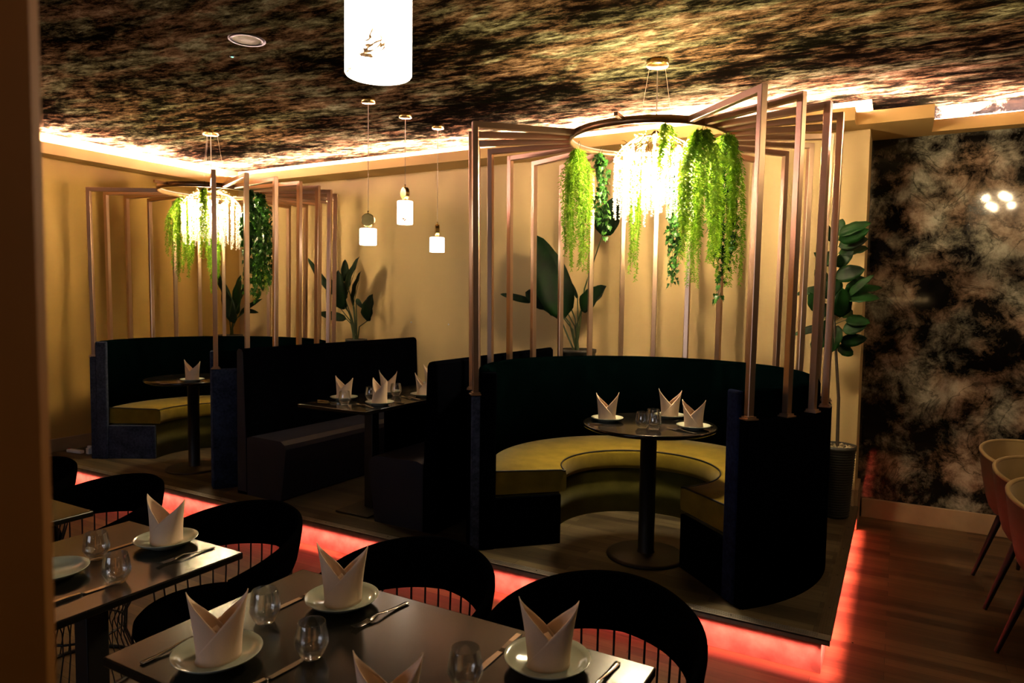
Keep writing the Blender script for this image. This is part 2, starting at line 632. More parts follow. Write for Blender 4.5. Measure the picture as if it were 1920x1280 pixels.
MT = dict(
    wall=wall_mat('beige_paint', (0.66, 0.475, 0.225)),
    walldim=wall_mat('beige_paint_dim_light', (0.52, 0.32, 0.085)),  # the beige paint again, with the left wall's dimmer light put into the colour
    soffit=wall_mat('golden_beige_bulkhead_paint', (0.63, 0.405, 0.145)),
    dark=simple('black_room_paint', (0.012, 0.009, 0.007), 0.7),
    pillar=simple('brown_pillar_lacquer', (0.50, 0.22, 0.05), 0.5, spec=0.3, scale=3),
    ceiling=ceiling_mat(),
    marble=marble_mat(),
    base=simple('beige_skirting_paint', (0.36, 0.24, 0.13), 0.5, scale=8),
    floor=wood_floor('brown_plank_floor', (0.014, 0.007, 0.003), (0.060, 0.031, 0.013), (0.13, 0.075, 0.033)),
    stage=wood_floor('olive_brown_stage_planks', (0.013, 0.009, 0.005), (0.048, 0.036, 0.018), (0.115, 0.09, 0.05), rough=0.5),
    riser=simple('mottled_riser_board', (0.42, 0.27, 0.20), 0.7, var=0.35, scale=12),
    alu=simple('grooved_aluminium', (0.42, 0.40, 0.36), 0.4, 0.9),
    bronze_trim=simple('bronze_nosing', (0.10, 0.075, 0.045), 0.5, 0.6),
    post=simple('brushed_rose_bronze', (0.76, 0.51, 0.35), 0.30, 0.96, var=0.03, scale=3),
    ring=simple('bronze_ring_metal', (0.34, 0.20, 0.10), 0.35, 0.9),
    brass=simple('polished_brass', (0.60, 0.40, 0.12), 0.25, 1.0),
    gold=simple('gold_branch_metal', (0.80, 0.58, 0.25), 0.25, 1.0),
    velvet=fabric('near_black_blue_velvet', (0.0010, 0.0012, 0.0022), 500, 0.5, 0.9, 0.2, 0.0),
    litvelvet=fabric('blue_grey_velvet_lit', (0.036, 0.046, 0.082), 60, 0.45, 0.85, 0.2, 0.0),  # paler copy of the velvet: cool front light put into the colour
    litbluevelvet=fabric('deep_blue_velvet_lit', (0.012, 0.017, 0.050), 60, 0.45, 0.85, 0.2, 0.0),  # bluer copy of the velvet: light on the right booth's end put into it
    teal=fabric('dark_teal_velvet', (0.0003, 0.0016, 0.0018), 300, 0.5, 0.9, 0.2, 0.0),
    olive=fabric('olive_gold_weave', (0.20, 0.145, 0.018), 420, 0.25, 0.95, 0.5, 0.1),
    oliveshade=fabric('olive_weave_shaded', (0.085, 0.080, 0.018), 420, 0.25, 0.95, 0.5, 0.1),  # the cushion's weave darkened: shade below the seat put into the colour
    piping=simple('black_piping', (0.004, 0.004, 0.004), 0.6),
    leather=simple('dark_slate_leather', (0.020, 0.022, 0.036), 0.5, spec=0.2, bump=0.15, scale=120),
    table=simple('black_laminate_table', (0.005, 0.0045, 0.004), 0.13, spec=0.4, scale=200),
    dtable=simple('umber_laminate_table', (0.009, 0.0085, 0.006), 0.20, spec=0.3, scale=240),
    blackmetal=simple('black_powder_coated_metal', (0.006, 0.006, 0.006), 0.5, 0.3),
    chair=simple('black_upholstery', (0.0012, 0.0012, 0.0014), 0.9, spec=0.0, scale=80),
    napkin=fabric('cream_linen', (0.78, 0.58, 0.42), 700, 0.06, 0.9, 0.25, 0.15),
    plate=simple('pale_celadon_glaze', (0.42, 0.45, 0.36), 0.12, var=0.10, scale=9),
    steel=simple('polished_steel', (0.72, 0.70, 0.66), 0.16, 1.0),
    glass=glass_mat('clear_tumbler_glass'),
    crystal=crystal_mat(),
    bulb=emit('warm_bulb_glow', (1.0, 0.76, 0.44), BULB),
    bulb2=emit('dimmer_bulb_glow', (1.0, 0.74, 0.40), BULB * .50),
    bulb3=emit('dimmed_bulb_glow', (1.0, 0.74, 0.40), BULB * .26),
    cove=emit('pink_white_led_strip', (1.0, 0.62, 0.58), COVE),
    redled=emit('red_led_strip', (1.0, 0.12, 0.09), REDLED),
    ringglow=emit('warm_ring_glow', (1.0, 0.66, 0.38), 1.3),  # chandelier light on the ring, added as a glowing band
    shade=alabaster('lit_alabaster', SHADE),
    shade2=alabaster('lit_plain_alabaster', SHADE, .74),
    shadeglow=emit('lit_shade_mouth', (1.0, 0.85, 0.66), SHADE * 1.6),
    fern=leaf_mat('bright_fern_green', (0.14, 0.33, 0.012), (0.32, 0.55, 0.035), 0.5, 0.5, 30),
    ivy=leaf_mat('deep_ivy_green', (0.008, 0.045, 0.008), (0.05, 0.16, 0.02), 0.25, 0.35, 40),
    bigleaf=leaf_mat('dark_strelitzia_leaf', (0.001, 0.007, 0.0015), (0.004, 0.028, 0.004), 0.3, 0.6, 6),
    fiddle=leaf_mat('fiddle_leaf_green', (0.0015, 0.009, 0.0015), (0.008, 0.055, 0.006), 0.3, 0.5, 8),
    stem=simple('plant_stem', (0.03, 0.05, 0.012), 0.5),
    bark=simple('brown_bark', (0.035, 0.022, 0.012), 0.8, bump=0.4),
    planter=simple('charcoal_planter', (0.022, 0.022, 0.018), 0.5),
    pebble=simple('cream_pebbles', (0.34, 0.27, 0.16), 0.7, var=0.4, scale=60),
    soil=simple('dark_soil', (0.02, 0.013, 0.008), 0.95),
    white=simple('white_plastic', (0.75, 0.75, 0.78), 0.35),
    brownshell=simple('brown_shell_underside', (0.045, 0.024, 0.010), 0.6),
    beige=fabric('beige_bucket_fabric', (0.30, 0.20, 0.085), 600, 0.15, 0.9, 0.3, 0.2),
    daylight=emit('grey_daylight_pane', (0.86, 0.88, 1.0), WINDOW),
    green=emit('green_indicator_glow', (0.25, 1.0, 0.55), 3.0),
    downlight=simple('white_downlight_reflector', (0.75, 0.66, 0.62), 0.5),
    wire=simple('thin_steel_wire', (0.45, 0.36, 0.26), 0.4, 0.8),
)


# ------------------------------------------------------------------ setting
def struct(name, mb, m, bevel=None, parent=None):
    o = mb.build(name, m, parent, bevel=bevel)
    if not parent:
        o['kind'] = 'structure'
    return o


XR, YB = 3.6, -3.4
struct('floor', MB().box(XL - .2, XR, YB, YM + .1, -0.1, 0), MT['floor'])
struct('ceiling', MB().box(XL - .2, XR, YB, YM + .2, ZC, ZC + .1), MT['ceiling'])
struct('wall_back', MB().box(XL - .2, XE - 0.03, YW, YM + .1, 0, ZC), MT['wall'])
struct('wall_marble', MB().box(XE - 0.03, XR, YM, YM + .1, 0, ZC), MT['marble'])
struct('wall_left', MB().box(XL - .2, XL, YB, YW, 0, ZC), MT['walldim'])
struct('wall_right', MB().box(XR, XR + .1, YB, YM + .1, 0, ZC), MT['dark'])
struct('wall_rear', MB().box(XL - .2, -4.0, YB - .1, YB, 0, ZC).box(-1.4, XR, YB - .1, YB, 0, ZC)
       .box(-4.0, -1.4, YB - .1, YB, 0, 0.9).box(-4.0, -1.4, YB - .1, YB, 2.4, ZC), MT['dark'])
w1 = struct('window_1', MB().box(-4.0, -1.4, YB - .1, YB - .04, 0.9, 0.96).box(-4.0, -1.4, YB - .1, YB - .04, 2.34, 2.4)
            .box(-4.0, -3.94, YB - .1, YB - .04, .96, 2.34).box(-1.46, -1.4, YB - .1, YB - .04, .96, 2.34).box(-2.73, -2.67, YB - .1, YB - .04, .96, 2.34), MT['blackmetal'])
MB().box(-3.94, -2.73, YB - .08, YB - .07, .96, 2.34).box(-2.67, -1.46, YB - .08, YB - .07, .96, 2.34).build('glass_pane', MT['daylight'], w1)
# bulkhead along the back wall, stepping back towards the marble wall
struct('trim_1', MB().box(XL, -0.315, YF, YW, ZS, ZFT).box(-0.315, 0.135, 5.25, YM, ZS, ZFT), MT['soffit'])
struct('trim_2', MB().box(0.135, XR, 5.68, YM, ZS, ZFT), MT['soffit'])
struct('trim_3', MB().box(XL, XLF, YB, YF, ZS - .01, ZFT), MT['soffit'])
# skirting
struct('baseboard_marble', MB().box(XE + .005, XR, YM - .02, YM, 0, .145), MT['base'], .004)
struct('baseboard_back', MB().box(XL, XE - .03, YW - .018, YW, ZP, ZP + .12), MT['base'], .004)
struct('baseboard_left', MB().box(XL, XL + .018, YE, YW, ZP, ZP + .12), MT['base'], .004)
struct('baseboard_return', MB().box(XE - .03, XE - .006, YW + .0, YM - .02, 0, ZP + .12), MT['base'], .004)
# stage
struct('floor_stage', MB().box(XL, XE - .03, YE + .03, YW, ZP - .03, ZP), MT['stage'])
struct('trim_riser_front', MB().box(XL, XE - .035, YE + .04, YE + .06, 0, ZP - .03), MT['riser'])
struct('trim_riser_side', MB().box(XE - .055, XE - .035, YE + .06, YW, 0, ZP - .03), MT['riser'])
nose = MB().box(XL, XE, YE, YE + .055, ZP - .004, ZP + .003).box(XL, XE, YE, YE + .006, ZP - .022, ZP + .001)
for k in range(4):
    nose.box(XL, XE - .05, YE + .014 + k * .011, YE + .018 + k * .011, ZP + .003, ZP + .0048)
struct('trim_nosing_front', nose, MT['alu'])
nose = MB().box(XE - .055, XE, YE + .055, YW, ZP - .004, ZP + .003).box(XE - .006, XE, YE + .055, YW, ZP - .022, ZP + .001)
for k in range(4):
    nose.box(XE - .048 + k * .011, XE - .044 + k * .011, YE + .06, YW, ZP + .003, ZP + .0048)
struct('trim_nosing_side', nose, MT['bronze_trim'])
sc_ = MB()
for k in range(13):
    sc_.lathe([(.0001, .001), (.004, .001), (.004, 0)], 8, (XL + .5 + k * .5, YE + .03, ZP + .0048))
for k in range(5):
    sc_.lathe([(.0001, .001), (.004, .001), (.004, 0)], 8, (XE - .03, YE + .35 + k * .45, ZP + .0048))
tag(sc_.build('nosing_screws', MT['blackmetal']), kind='structure')
# pillar at the left, very close to the lens
struct('pillar', MB().box(-0.78, -0.486, -0.05, 0.25, 0, ZC), MT['pillar'], .01)


# LED strips
def led(name, label, mb, m):
    return tag(mb.build(name, m), label, 'light strip')


led('cove_light_strip', 'pinkish white light strip glowing on top of the back wall bulkhead under the ceiling',
    MB().box(XLF + .05, 3.4, YF + .03, YF + .05, ZFT, ZFT + .004) if False else
    MB().box(XLF + .05, -0.33, YF + .03, YF + .05, ZFT, ZFT + .006).box(-0.30, 0.12, 5.28, 5.30, ZFT, ZFT + .006).box(.15, 3.4, 5.70, 5.72, ZFT, ZFT + .006), MT['cove'])
led('cove_light_strip', 'pinkish white light strip glowing along the top of the left wall bulkhead',
    MB().box(XLF - .05, XLF - .03, -1.5, YF + .02, ZFT, ZFT + .006), MT['cove'])
led('step_light_strip', 'red light strip under the long front edge of the stage',
    MB().box(XL, XE - .06, YE + .022, YE + .034, ZP - .018, ZP - .010), MT['redled'])
led('step_light_strip', 'red light strip under the short right edge of the stage, running to the marble wall',
    MB().box(XE - .030, XE - .018, YE + .03, YW, ZP - .018, ZP - .010), MT['redled'])

for (x, y, ln, rz, pw, nm) in (((XL + XE) / 2, YE + .020, XE - XL - .1, 0, 34.0, 'step_lamp_front'), (XE - .020, (YE + YW) / 2, YW - YE, radians(90), 17.0, 'step_lamp_side')):
    ld = bpy.data.lights.new(nm, 'AREA')
    ld.shape = 'RECTANGLE'
    ld.size = ln
    ld.size_y = .01
    ld.color = (1.0, .15, .12)
    ld.energy = pw
    ld.spread = radians(62)
    lo = bpy.data.objects.new(nm, ld)
    COL.objects.link(lo)
    lo.location = (x, y, ZP - .021)
    lo.rotation_euler = (0, 0, rz)

# ------------------------------------------------------------------ banquettes


def round_banquette(c, A0, A1, label, teal=False):
    t = thing('round_banquette', label, 'sofa', (c[0], c[1], ZP))
    z = lambda v: v - ZP
    # outer shell: lower, posts stand on its rim
    MB().arc([(0.985, 0), (1.045, 0), (1.045, z(1.05)), (1.035, z(1.06)), (0.985, z(1.06))], A0, A1, 72).build('outer_shell', MT['litvelvet' if teal else 'velvet'], t)

    # upholstered back, softly channelled
    def chan(a, r, zz):
        if r < 0.97 and zz > z(.5):
            r += 0.010 * abs(sin((a - radians(A0)) * 11.0)) ** 0.35 - .010
        return r, zz
    MB().arc([(0.985, z(.45)), (0.985, z(1.165)), (0.975, z(1.187)), (0.952, z(1.196)), (0.928, z(1.188)), (0.912, z(1.165)), (0.905, z(1.0)), (0.905, z(.45))],
             A0, A1, 170, rf=chan).build('backrest', MT['teal'], t)
    # curved seat base and cushion
    MB().arc([(0.50, 0), (0.96, 0), (0.96, z(.462)), (0.50, z(.462))], A0 + 1.2, A1 - 1.2, 60).build('seat_base', MT['oliveshade'], t)
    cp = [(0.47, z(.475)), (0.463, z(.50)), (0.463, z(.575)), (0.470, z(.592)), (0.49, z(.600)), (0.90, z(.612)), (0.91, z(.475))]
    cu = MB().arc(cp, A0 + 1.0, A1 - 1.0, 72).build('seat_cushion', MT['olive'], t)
    pts = [(0.472 * cos(radians(a)), 0.472 * sin(radians(a)), z(.596)) for a in [A0 + .9 + (A1 - A0 - 1.8) * i / 80 for i in range(81)]]
    pp = MB().tube(pts, .005, 6)
    for a in (A0 + .8, A1 - .8):
        ca, sa = cos(radians(a)), sin(radians(a))
        pp.tube([(0.472 * ca, 0.472 * sa, z(.596)), (.5 * ca, .5 * sa, z(.603)), (.9 * ca, .9 * sa, z(.614))], .005, 6)
    pp.build('piping', MT['piping'], cu)
    # padded end panels; light is put into the velvet, lit ends paler than unlit
    for a, sgn in ((A0, -1), (A1, 1)):
        ca, sa = cos(radians(a)), sin(radians(a))
        tx, ty = -sa * sgn, ca * sgn
        mb = MB()
        cc = Vector((ca * .945, sa * .945, z(1.19) / 2)) + Vector((tx, ty, 0)) * .006
        mb.obox(cc, Vector((ca, sa, 0)) * .047, Vector((tx, ty, 0)) * .016, (0, 0, z(1.19) / 2))
        mb.build('end_panel', MT['litvelvet' if teal else 'litbluevelvet' if sgn < 0 else 'velvet'], t, bevel=.012, seg=3)
        mb = MB()
        cc = Vector((ca * .70, sa * .70, z(.462) / 2)) + Vector((tx, ty, 0)) * .002
        mb.obox(cc, Vector((ca, sa, 0)) * .198, Vector((tx, ty, 0)) * .012, (0, 0, z(.462) / 2))
        mb.build('base_end', MT['litvelvet'] if teal else MT['velvet'], t, bevel=.006)
        mb = MB()
        cc = Vector((ca * 1.018, sa * 1.018, z(1.055) / 2)) + Vector((tx, ty, 0)) * .006
        mb.obox(cc, Vector((ca, sa, 0)) * .026, Vector((tx, ty, 0)) * .008, (0, 0, z(1.055) / 2))
        mb.build('shell_end', MT['litvelvet' if teal or sgn > 0 else 'velvet'], t, bevel=.006)
    return t


CR = (-1.345, 4.0)
CL = (-5.20, 3.97)
round_banquette(CR, -43.5, 224.5, 'round dark velvet booth sofa with olive seat on the right of the stage')
round_banquette(CL, -37.5, 212.0, 'round teal and blue velvet booth sofa at the far left of the stage', True)


# ------------------------------------------------------------------ canopies of bronze frames
def canopy(c, span, z1, rtop, rbase, rring, label, inner=0.0):
    t = thing('metal_canopy', label, 'canopy frame', (c[0], c[1], 1.06))
    Z = z1 - 1.06
    w = .033
    rg = MB().arc([(rring - .007, Z - .04), (rring + .007, Z - .04), (rring + .007, Z), (rring - .007, Z)], 0, 360, 72, caps=False)
    ro = rg.build('ring', MT['ring'], t)
    MB().arc([(rring - .012, Z - .010), (rring - .007, Z - .010), (rring - .007, Z - .004), (rring - .012, Z - .004)], 0, 360, 72, caps=False).build('ring_glow', MT['ringglow'], ro)
    u = MB()
    side = Vector((0, 1, 0))
    u.bar((rbase, 0, .006), (rtop - w / 2, 0, Z), w, w, side)
    u.bar((rring + .002, 0, Z - w / 2), (rtop - w / 2, 0, Z - w / 2), w, w, side)
    me = u.mesh('frame')
    me.materials.append(MT['post'])
    f = MB().box(rbase - .026, rbase + .030, -.033, .033, .0, .007).box(rbase - .023, rbase + .024, -.024, .024, .007, .016)
    fm = f.mesh('foot_bracket')
    fm.materials.append(MT['post'])
    n = 21
    for i in range(n):
        a = radians(span[0] + i * (span[1] - span[0]) / (n - 1))
        o = bpy.data.objects.new('frame', me)
        COL.objects.link(o)
        o.parent = t
        o.rotation_euler = (0, 0, a)
        k = bpy.data.objects.new('foot_bracket', fm)
        COL.objects.link(k)
        k.parent = o
        b = o.modifiers.new('bevel', 'BEVEL')
        b.width = .0025
        b.segments = 1
    # stub bars on the open side of the ring
    for ang in (-88, -150 + 360 - 12):
        a = radians(ang)
        mb = MB().bar((rring * cos(a), rring * sin(a), Z - .012), ((rring + .12) * cos(a), (rring + .12) * sin(a), Z - .012), .02, .02)
        mb.build('stub_bar', MT['ring'], ro)
    return t


canopy(CR, (-42.5, 224.1), 2.575, 1.053, 1.018, .455, 'bronze canopy of radiating bars over the right round booth')
canopy(CL, (-36.5, 211.0), 2.505, 1.052, 1.018, .415, 'bronze canopy of radiating bars over the left round booth')


# ------------------------------------------------------------------ crystal chandeliers
def strand_mesh(n, seed):
    r = random.Random(seed)
    mb = MB()
    for i in range(n):
        z = -i * .0125
        for k in range(3):
            s = .0058 * r.uniform(.8, 1.25)
            a = r.uniform(0, 6.28)
            c = Vector((cos(a) * .0055, sin(a) * .0055, z + r.uniform(-.003, .003)))
            vs = [c + Vector(d) * s for d in ((1, 0, 0), (0, 1, 0), (-1, 0, 0), (0, -1, 0), (0, 0, 1.1), (0, 0, -1.1))]
            mb.add(vs, [(0, 1, 4), (1, 2, 4), (2, 3, 4), (3, 0, 4), (1, 0, 5), (2, 1, 5), (3, 2, 5), (0, 3, 5)])
    me = mb.mesh('crystal_strand')
    me.materials.append(MT['crystal'])
    return me


def branch_mesh(R, H, seed):
    r = random.Random(seed)
    mb = MB()
    pts = []
    for i in range(9):
        t = i / 8
        a = t * pi / 2
        pts.append((R * sin(a) ** .95, r.uniform(-.006, .006), -H * (1 - cos(a))))
    mb.tube(pts, [.0035 - .0015 * i / 8 for i in range(9)], 5)
    for k in range(5):
        i = r.randint(2, 7)
        p = Vector(pts[i])
        q = p + Vector((r.uniform(.005, .03), r.choice((-1, 1)) * r.uniform(.02, .045), r.uniform(-.01, .02)))
        mb.tube([p, (p + q) / 2 + Vector((0, 0, .006)), q], [.002, .0018, .001], 4)
    me = mb.mesh('branch')
    me.materials.append(MT['gold'])
    return me


SM = [strand_mesh(n, 5 + n) for n in (19, 22, 26, 29)]
BM = [branch_mesh(.235, .15, s) for s in (1, 2, 3)]


def chandelier(c, ztop, label, glow='bulb'):
    t = thing('crystal_chandelier', label, 'chandelier', (c[0], c[1], ztop))
    r = random.Random(int(ztop * 1000))
    up = ZC - ztop
    MB().lathe([(.0001, up - .035), (.062, up - .035), (.065, up - .031), (.065, up), (.0001, up)], 32).build('ceiling_rose', MT['brass'], t)
    MB().tube([(0, 0, up - .03), (0, 0, .02)], .0022, 6).build('cord', MT['wire'], t)
    MB().lathe([(.0001, .03), (.012, .03), (.03, .01), (.055, .004), (.055, -.006), (.02, -.012), (.0001, -.012)], 24).build('hub', MT['gold'], t)
    for k in range(3):
        a = radians(50 + 120 * k)
        MB().tube([(.13 * cos(a), .13 * sin(a), -.025), (.05 * cos(a), .05 * sin(a), up - .02)], .001, 4).build('suspension_wire', MT['wire'], t)
    for k in range(22):
        o = bpy.data.objects.new('branch', BM[k % 3])
        COL.objects.link(o)
        o.parent = t
        o.rotation_euler = (0, 0, 2 * pi * k / 22)
    bm_ = MB().sphere((0, 0, 0), .019, 12, 8, 1.3).mesh('bulb')
    bm_.materials.append(MT[glow])
    for k in range(6):
        a = 2 * pi * k / 6 + .3
        o = bpy.data.objects.new('bulb', bm_)
        COL.objects.link(o)
        o.parent = t
        o.location = (.105 * cos(a), .105 * sin(a), -.115 if k % 2 else -.20)
    idx = 0
    for (R, n, z0, ln) in ((.232, 26, -.13, (1, 2, 3)), (.175, 15, -.07, (2, 3)), (.06, 7, -.18, (0, 1))):
        for k in range(n):
            a = 2 * pi * k / n + r.uniform(-.05, .05)
            o = bpy.data.objects.new('crystal_strand', SM[r.choice(ln)])
            COL.objects.link(o)
            o.parent = t
            rr = R + r.uniform(-.01, .01)
            o.location = (rr * cos(a), rr * sin(a), z0 + r.uniform(-.02, .02))
            o.rotation_euler = (0, 0, r.uniform(0, 6))
            idx += 1
    return t


chandelier((CR[0] + .05, CR[1]), 2.565, 'glowing crystal chandelier hanging above the right round booth')
chandelier(CL, 2.49, 'glowing crystal chandelier hanging above the left round booth', 'bulb2')
chandelier((0.76, 3.60), 2.74, 'crystal chandelier seen only as a reflection in the dark marble wall', 'bulb3')


# ------------------------------------------------------------------ hanging greenery
def fern_mesh(L, W, seed, strands=16):
    strands = int(strands * 1.25)
    r = random.Random(seed)
    mb = MB()
    for s in range(strands):
        a = r.uniform(0, 2 * pi)
        rad = W / 2 * sqrt(r.random())
        ln = L * (r.uniform(.5, 1.0) if s else 1.0)
        n = int(ln / .011)
        p = Vector((cos(a) * rad * .25, sin(a) * rad * .25, 0))
        tgt = Vector((cos(a) * rad, sin(a) * rad, 0))
        pts = [p.copy()]
        ph = r.uniform(0, 6)
        for i in range(n):
            t = (i + 1) / n
            k = min(1, t * 3)
            q = Vector((0, 0, -ln * t)) + Vector((p.x, p.y, 0)).lerp(tgt, k) + Vector((sin(ph + t * 7), cos(ph + t * 6), 0)) * .006
            pts.append(q)
            m = 5 if i < n - 3 else 3
            for _ in range(m):
                b = r.uniform(0, 2 * pi)
                l = r.uniform(.016, .044) * (1 - .45 * t)
                d = Vector((cos(b), sin(b), -r.uniform(.3, 1.2))).normalized()
                side = d.cross(Vector((cos(b + 1.3), sin(b + 1.3), .3))).normalized() * .0019
                e = q + d * l
                mid = q + d * l * .5
                mb.add([q, mid + side * 1.6, e, mid - side * 1.6], [(0, 1, 2, 3)])
        mb.tube(pts[::4] + [pts[-1]], .0009, 3, cap=False)
    return mb


def ivy_mesh(L, W, seed, vines=4, leaf=.034):
    r = random.Random(seed)
    mb, st = MB(), MB()
    for s in range(vines):
        a = r.uniform(0, 2 * pi)
        rad = W / 2 * r.uniform(.1, .9)
        ln = L * (r.uniform(.5, .95) if s else 1.0)
        n = max(6, int(ln / .02))
        pts = []
        ph = r.uniform(0, 6)
        for i in range(n + 1):
            t = i / n
            q = Vector((cos(a) * rad * min(1, t * 4), sin(a) * rad * min(1, t * 4), -ln * t)) + Vector((sin(ph + t * 9), cos(ph + t * 8), 0)) * .012
            pts.append(q)
            for _ in range(2):
                if r.random() < .85:
                    b = r.uniform(0, 2 * pi)
                    out = Vector((cos(b), sin(b), r.uniform(-.5, .1))).normalized()
                    c = q + out * r.uniform(.012, .035)
                    nrm = (out + Vector((0, 0, r.uniform(.2, .9)))).normalized()
                    d = (Vector((0, 0, -1)) + out * r.uniform(0, .8)).normalized()
                    d = (d - nrm * d.dot(nrm)).normalized()
                    sd = d.cross(nrm)
                    k = leaf * r.uniform(.6, 1.15)
                    shp = [(0, -.1), (.35, -.28), (.55, .05), (.34, .22), (.42, .52), (.16, .50), (0, .95), (-.16, .50), (-.42, .52), (-.34, .22), (-.55, .05), (-.35, -.28)]
                    vs = [c + sd * x * k + d * y * k + nrm * (-.10 * abs(x) * k) for x, y in shp]
                    vs.append(c + d * .2 * k + nrm * .06 * k)
                    mb.add(vs, [(i2, (i2 + 1) % 12, 12) for i2 in range(12)], False)
        st.tube(pts[::2] + [pts[-1]], .0016, 4, cap=False)
    return mb, st


def hang_fern(c, z, L, W, label, seed, group, strands=16):
    t = thing('hanging_fern', label, 'hanging plant', (c[0], c[1], z), 0, group)
    fern_mesh(L, W, seed, strands).build('fronds', MT['fern'], t)
    MB().tube([(0, 0, -.02), (.004, 0, .02), (.012, 0, .045), (.02, 0, .03), (.018, 0, .0)], .0016, 5).build('hook', MT['stem'], t)
    return t


def hang_ivy(c, z, L, W, label, seed, group, vines=4, leaf=.034):
    t = thing('hanging_ivy', label, 'hanging plant', (c[0], c[1], z), 0, group)
    a, b = ivy_mesh(L, W, seed, vines, leaf)
    a.build('leaves', MT['ivy'], t)
    b.build('vine', MT['stem'], t)
    MB().tube([(0, 0, -.02), (.004, 0, .02), (.012, 0, .045), (.02, 0, .03), (.018, 0, .0)], .0016, 5).build('hook', MT['stem'], t)
    return t


def on_ring(c, R, deg):
    return (c[0] + R * cos(radians(deg)), c[1] + R * sin(radians(deg)))


ZR = 2.535
GR = 'greenery hung on the right canopy ring'
hang_fern(on_ring(CR, .44, 183), ZR, .76, .20, 'light green fern hanging at the left of the right ring', 1, GR, 24)
hang_ivy(on_ring(CR, .44, 152), ZR, .52, .15, 'dark ivy hanging just right of the leftmost fern of the right ring', 2, GR, 5)
hang_fern(on_ring(CR, .44, 118), ZR, .80, .10, 'thin light green fern hanging behind the left side of the right chandelier', 3, GR, 9)
hang_ivy(on_ring(CR, .43, 84), ZR, .84, .20, 'dark ivy trailing below the middle of the right chandelier', 4, GR, 6)
hang_fern(on_ring(CR, .43, 62), ZR, .84, .11, 'thin light green fern hanging between chandelier ivy and the big fern', 5, GR, 9)
hang_fern(on_ring(CR, .45, -32), ZR - .01, .72, .24, 'broad light green fern hanging in front at the right of the right chandelier', 6, GR, 26)
hang_fern(on_ring(CR, .46, -2), ZR, .84, .22, 'long light green fern hanging at the far right of the right ring', 8, GR, 22)
hang_ivy(on_ring(CR, .47, 12), ZR - .02, .90, .22, 'long dark ivy hanging at the far right of the right ring', 9, GR, 8, .038)
hang_fern(on_ring(CR, .44, -58), ZR + .01, .30, .10, 'short light green fern tuft hanging over the front right of the right ring', 10, GR, 8)
ZL = 2.465
GL = 'greenery hung on the left canopy ring'
hang_fern(on_ring(CL, .42, 178), ZL, .74, .26, 'pale green fern hanging at the left of the left ring', 11, GL, 26)
hang_fern(on_ring(CL, .41, 140), ZL, .84, .12, 'pale green fern hanging behind the left side of the left chandelier', 12, GL, 16)
hang_ivy(on_ring(CL, .40, 84), ZL, .86, .12, 'dark ivy trailing below the middle of the left chandelier', 13, GL, 5)
hang_fern(on_ring(CL, .41, 46), ZL, .84, .11, 'pale green fern trailing below the right side of the left chandelier', 14, GL, 14)
hang_fern(on_ring(CL, .42, -45), ZL, .56, .07, 'thin pale green fern hanging in front of the left chandelier', 16, GL, 7)
hang_ivy(on_ring(CL, .43, 24), ZL, .86, .28, 'thick dark ivy hanging at the right of the left ring', 17, GL, 12, .042)
hang_ivy(on_ring(CL, .46, 2), ZL, .90, .22, 'dark ivy hanging at the front right of the left ring', 18, GL, 7, .040)


# ------------------------------------------------------------------ alabaster pendants
def pendant(x, y, zb, hs, rs, wheel, label, group):
    t = thing('pendant_lamp', label, 'pendant lamp', (x, y, zb), 0, group)
    sh = MB().lathe([(rs * .90, .0), (rs - .002, 0), (rs, .003), (rs, hs - .004), (rs - .004, hs), (.02, hs), (.02, hs - .006), (rs * .90, hs - .006)], 48, closed=True).build('lamp_shade', MT['shade' if zb > 2.02 else 'shade2'], t)
    MB().lathe([(.0001, .012), (rs * .895, .012)], 32).build('diffuser', MT['shadeglow'], t)
    wz = hs + .012 + .048
    a = wheel
    ax = Vector((cos(a), sin(a), 0))
    mb = MB()
    prof = [(.0001, -.017), (.044, -.017), (.048, -.013), (.048, .013), (.044, .017), (.0001, .017)]
    vs = []
    sd = ax.cross(Vector((0, 0, 1)))
    for (r, h) in prof:
        for k in range(32):
            th = 2 * pi * k / 32
            vs.append(Vector((0, 0, wz)) + ax * h + sd * (r * cos(th)) + Vector((0, 0, 1)) * (r * sin(th)))
    fs = [(i * 32 + k, i * 32 + (k + 1) % 32, (i + 1) * 32 + (k + 1) % 32, (i + 1) * 32 + k) for i in range(5) for k in range(32)]
    mb.add(vs, fs, False)
    mb.build('brass_disc', MT['brass'], t)
    MB().lathe([(.006, hs - .002), (.016, hs), (.016, hs + .014), (.006, hs + .016)], 20).lathe([(.005, wz + .046), (.007, wz + .047), (.006, wz + .065), (.0015, wz + .068)], 16).build('socket', MT['brass'], t)
    MB().tube([(0, 0, wz + .06), (0, 0, ZC - zb - .02)], .0022, 6).build('cord', MT['wire'], t)
    z1 = ZC - zb
    MB().lathe([(.0001, z1 - .03), (.045, z1 - .03), (.048, z1 - .027), (.048, z1), (.0001, z1)], 32).build('ceiling_rose', MT['brass'], t)
    return t


GP = 'alabaster pendants with brass discs'
pendant(-3.338, 3.836, 1.974, .115, .060, radians(115), 'leftmost of the three small pendants, white shade under a face-on brass disc', GP)
pendant(-3.358, 4.281, 2.166, .175, .060, radians(65), 'middle and highest of the three small pendants, taller veined white shade', GP)
pendant(-3.330, 4.668, 1.978, .118, .060, radians(40), 'rightmost of the three small pendants, plain white shade near the right canopy', GP)
pendant(-0.935, 1.105, 2.045, .30, .066, radians(40), 'large glowing white pendant with brown veins, close overhead at the top', GP)

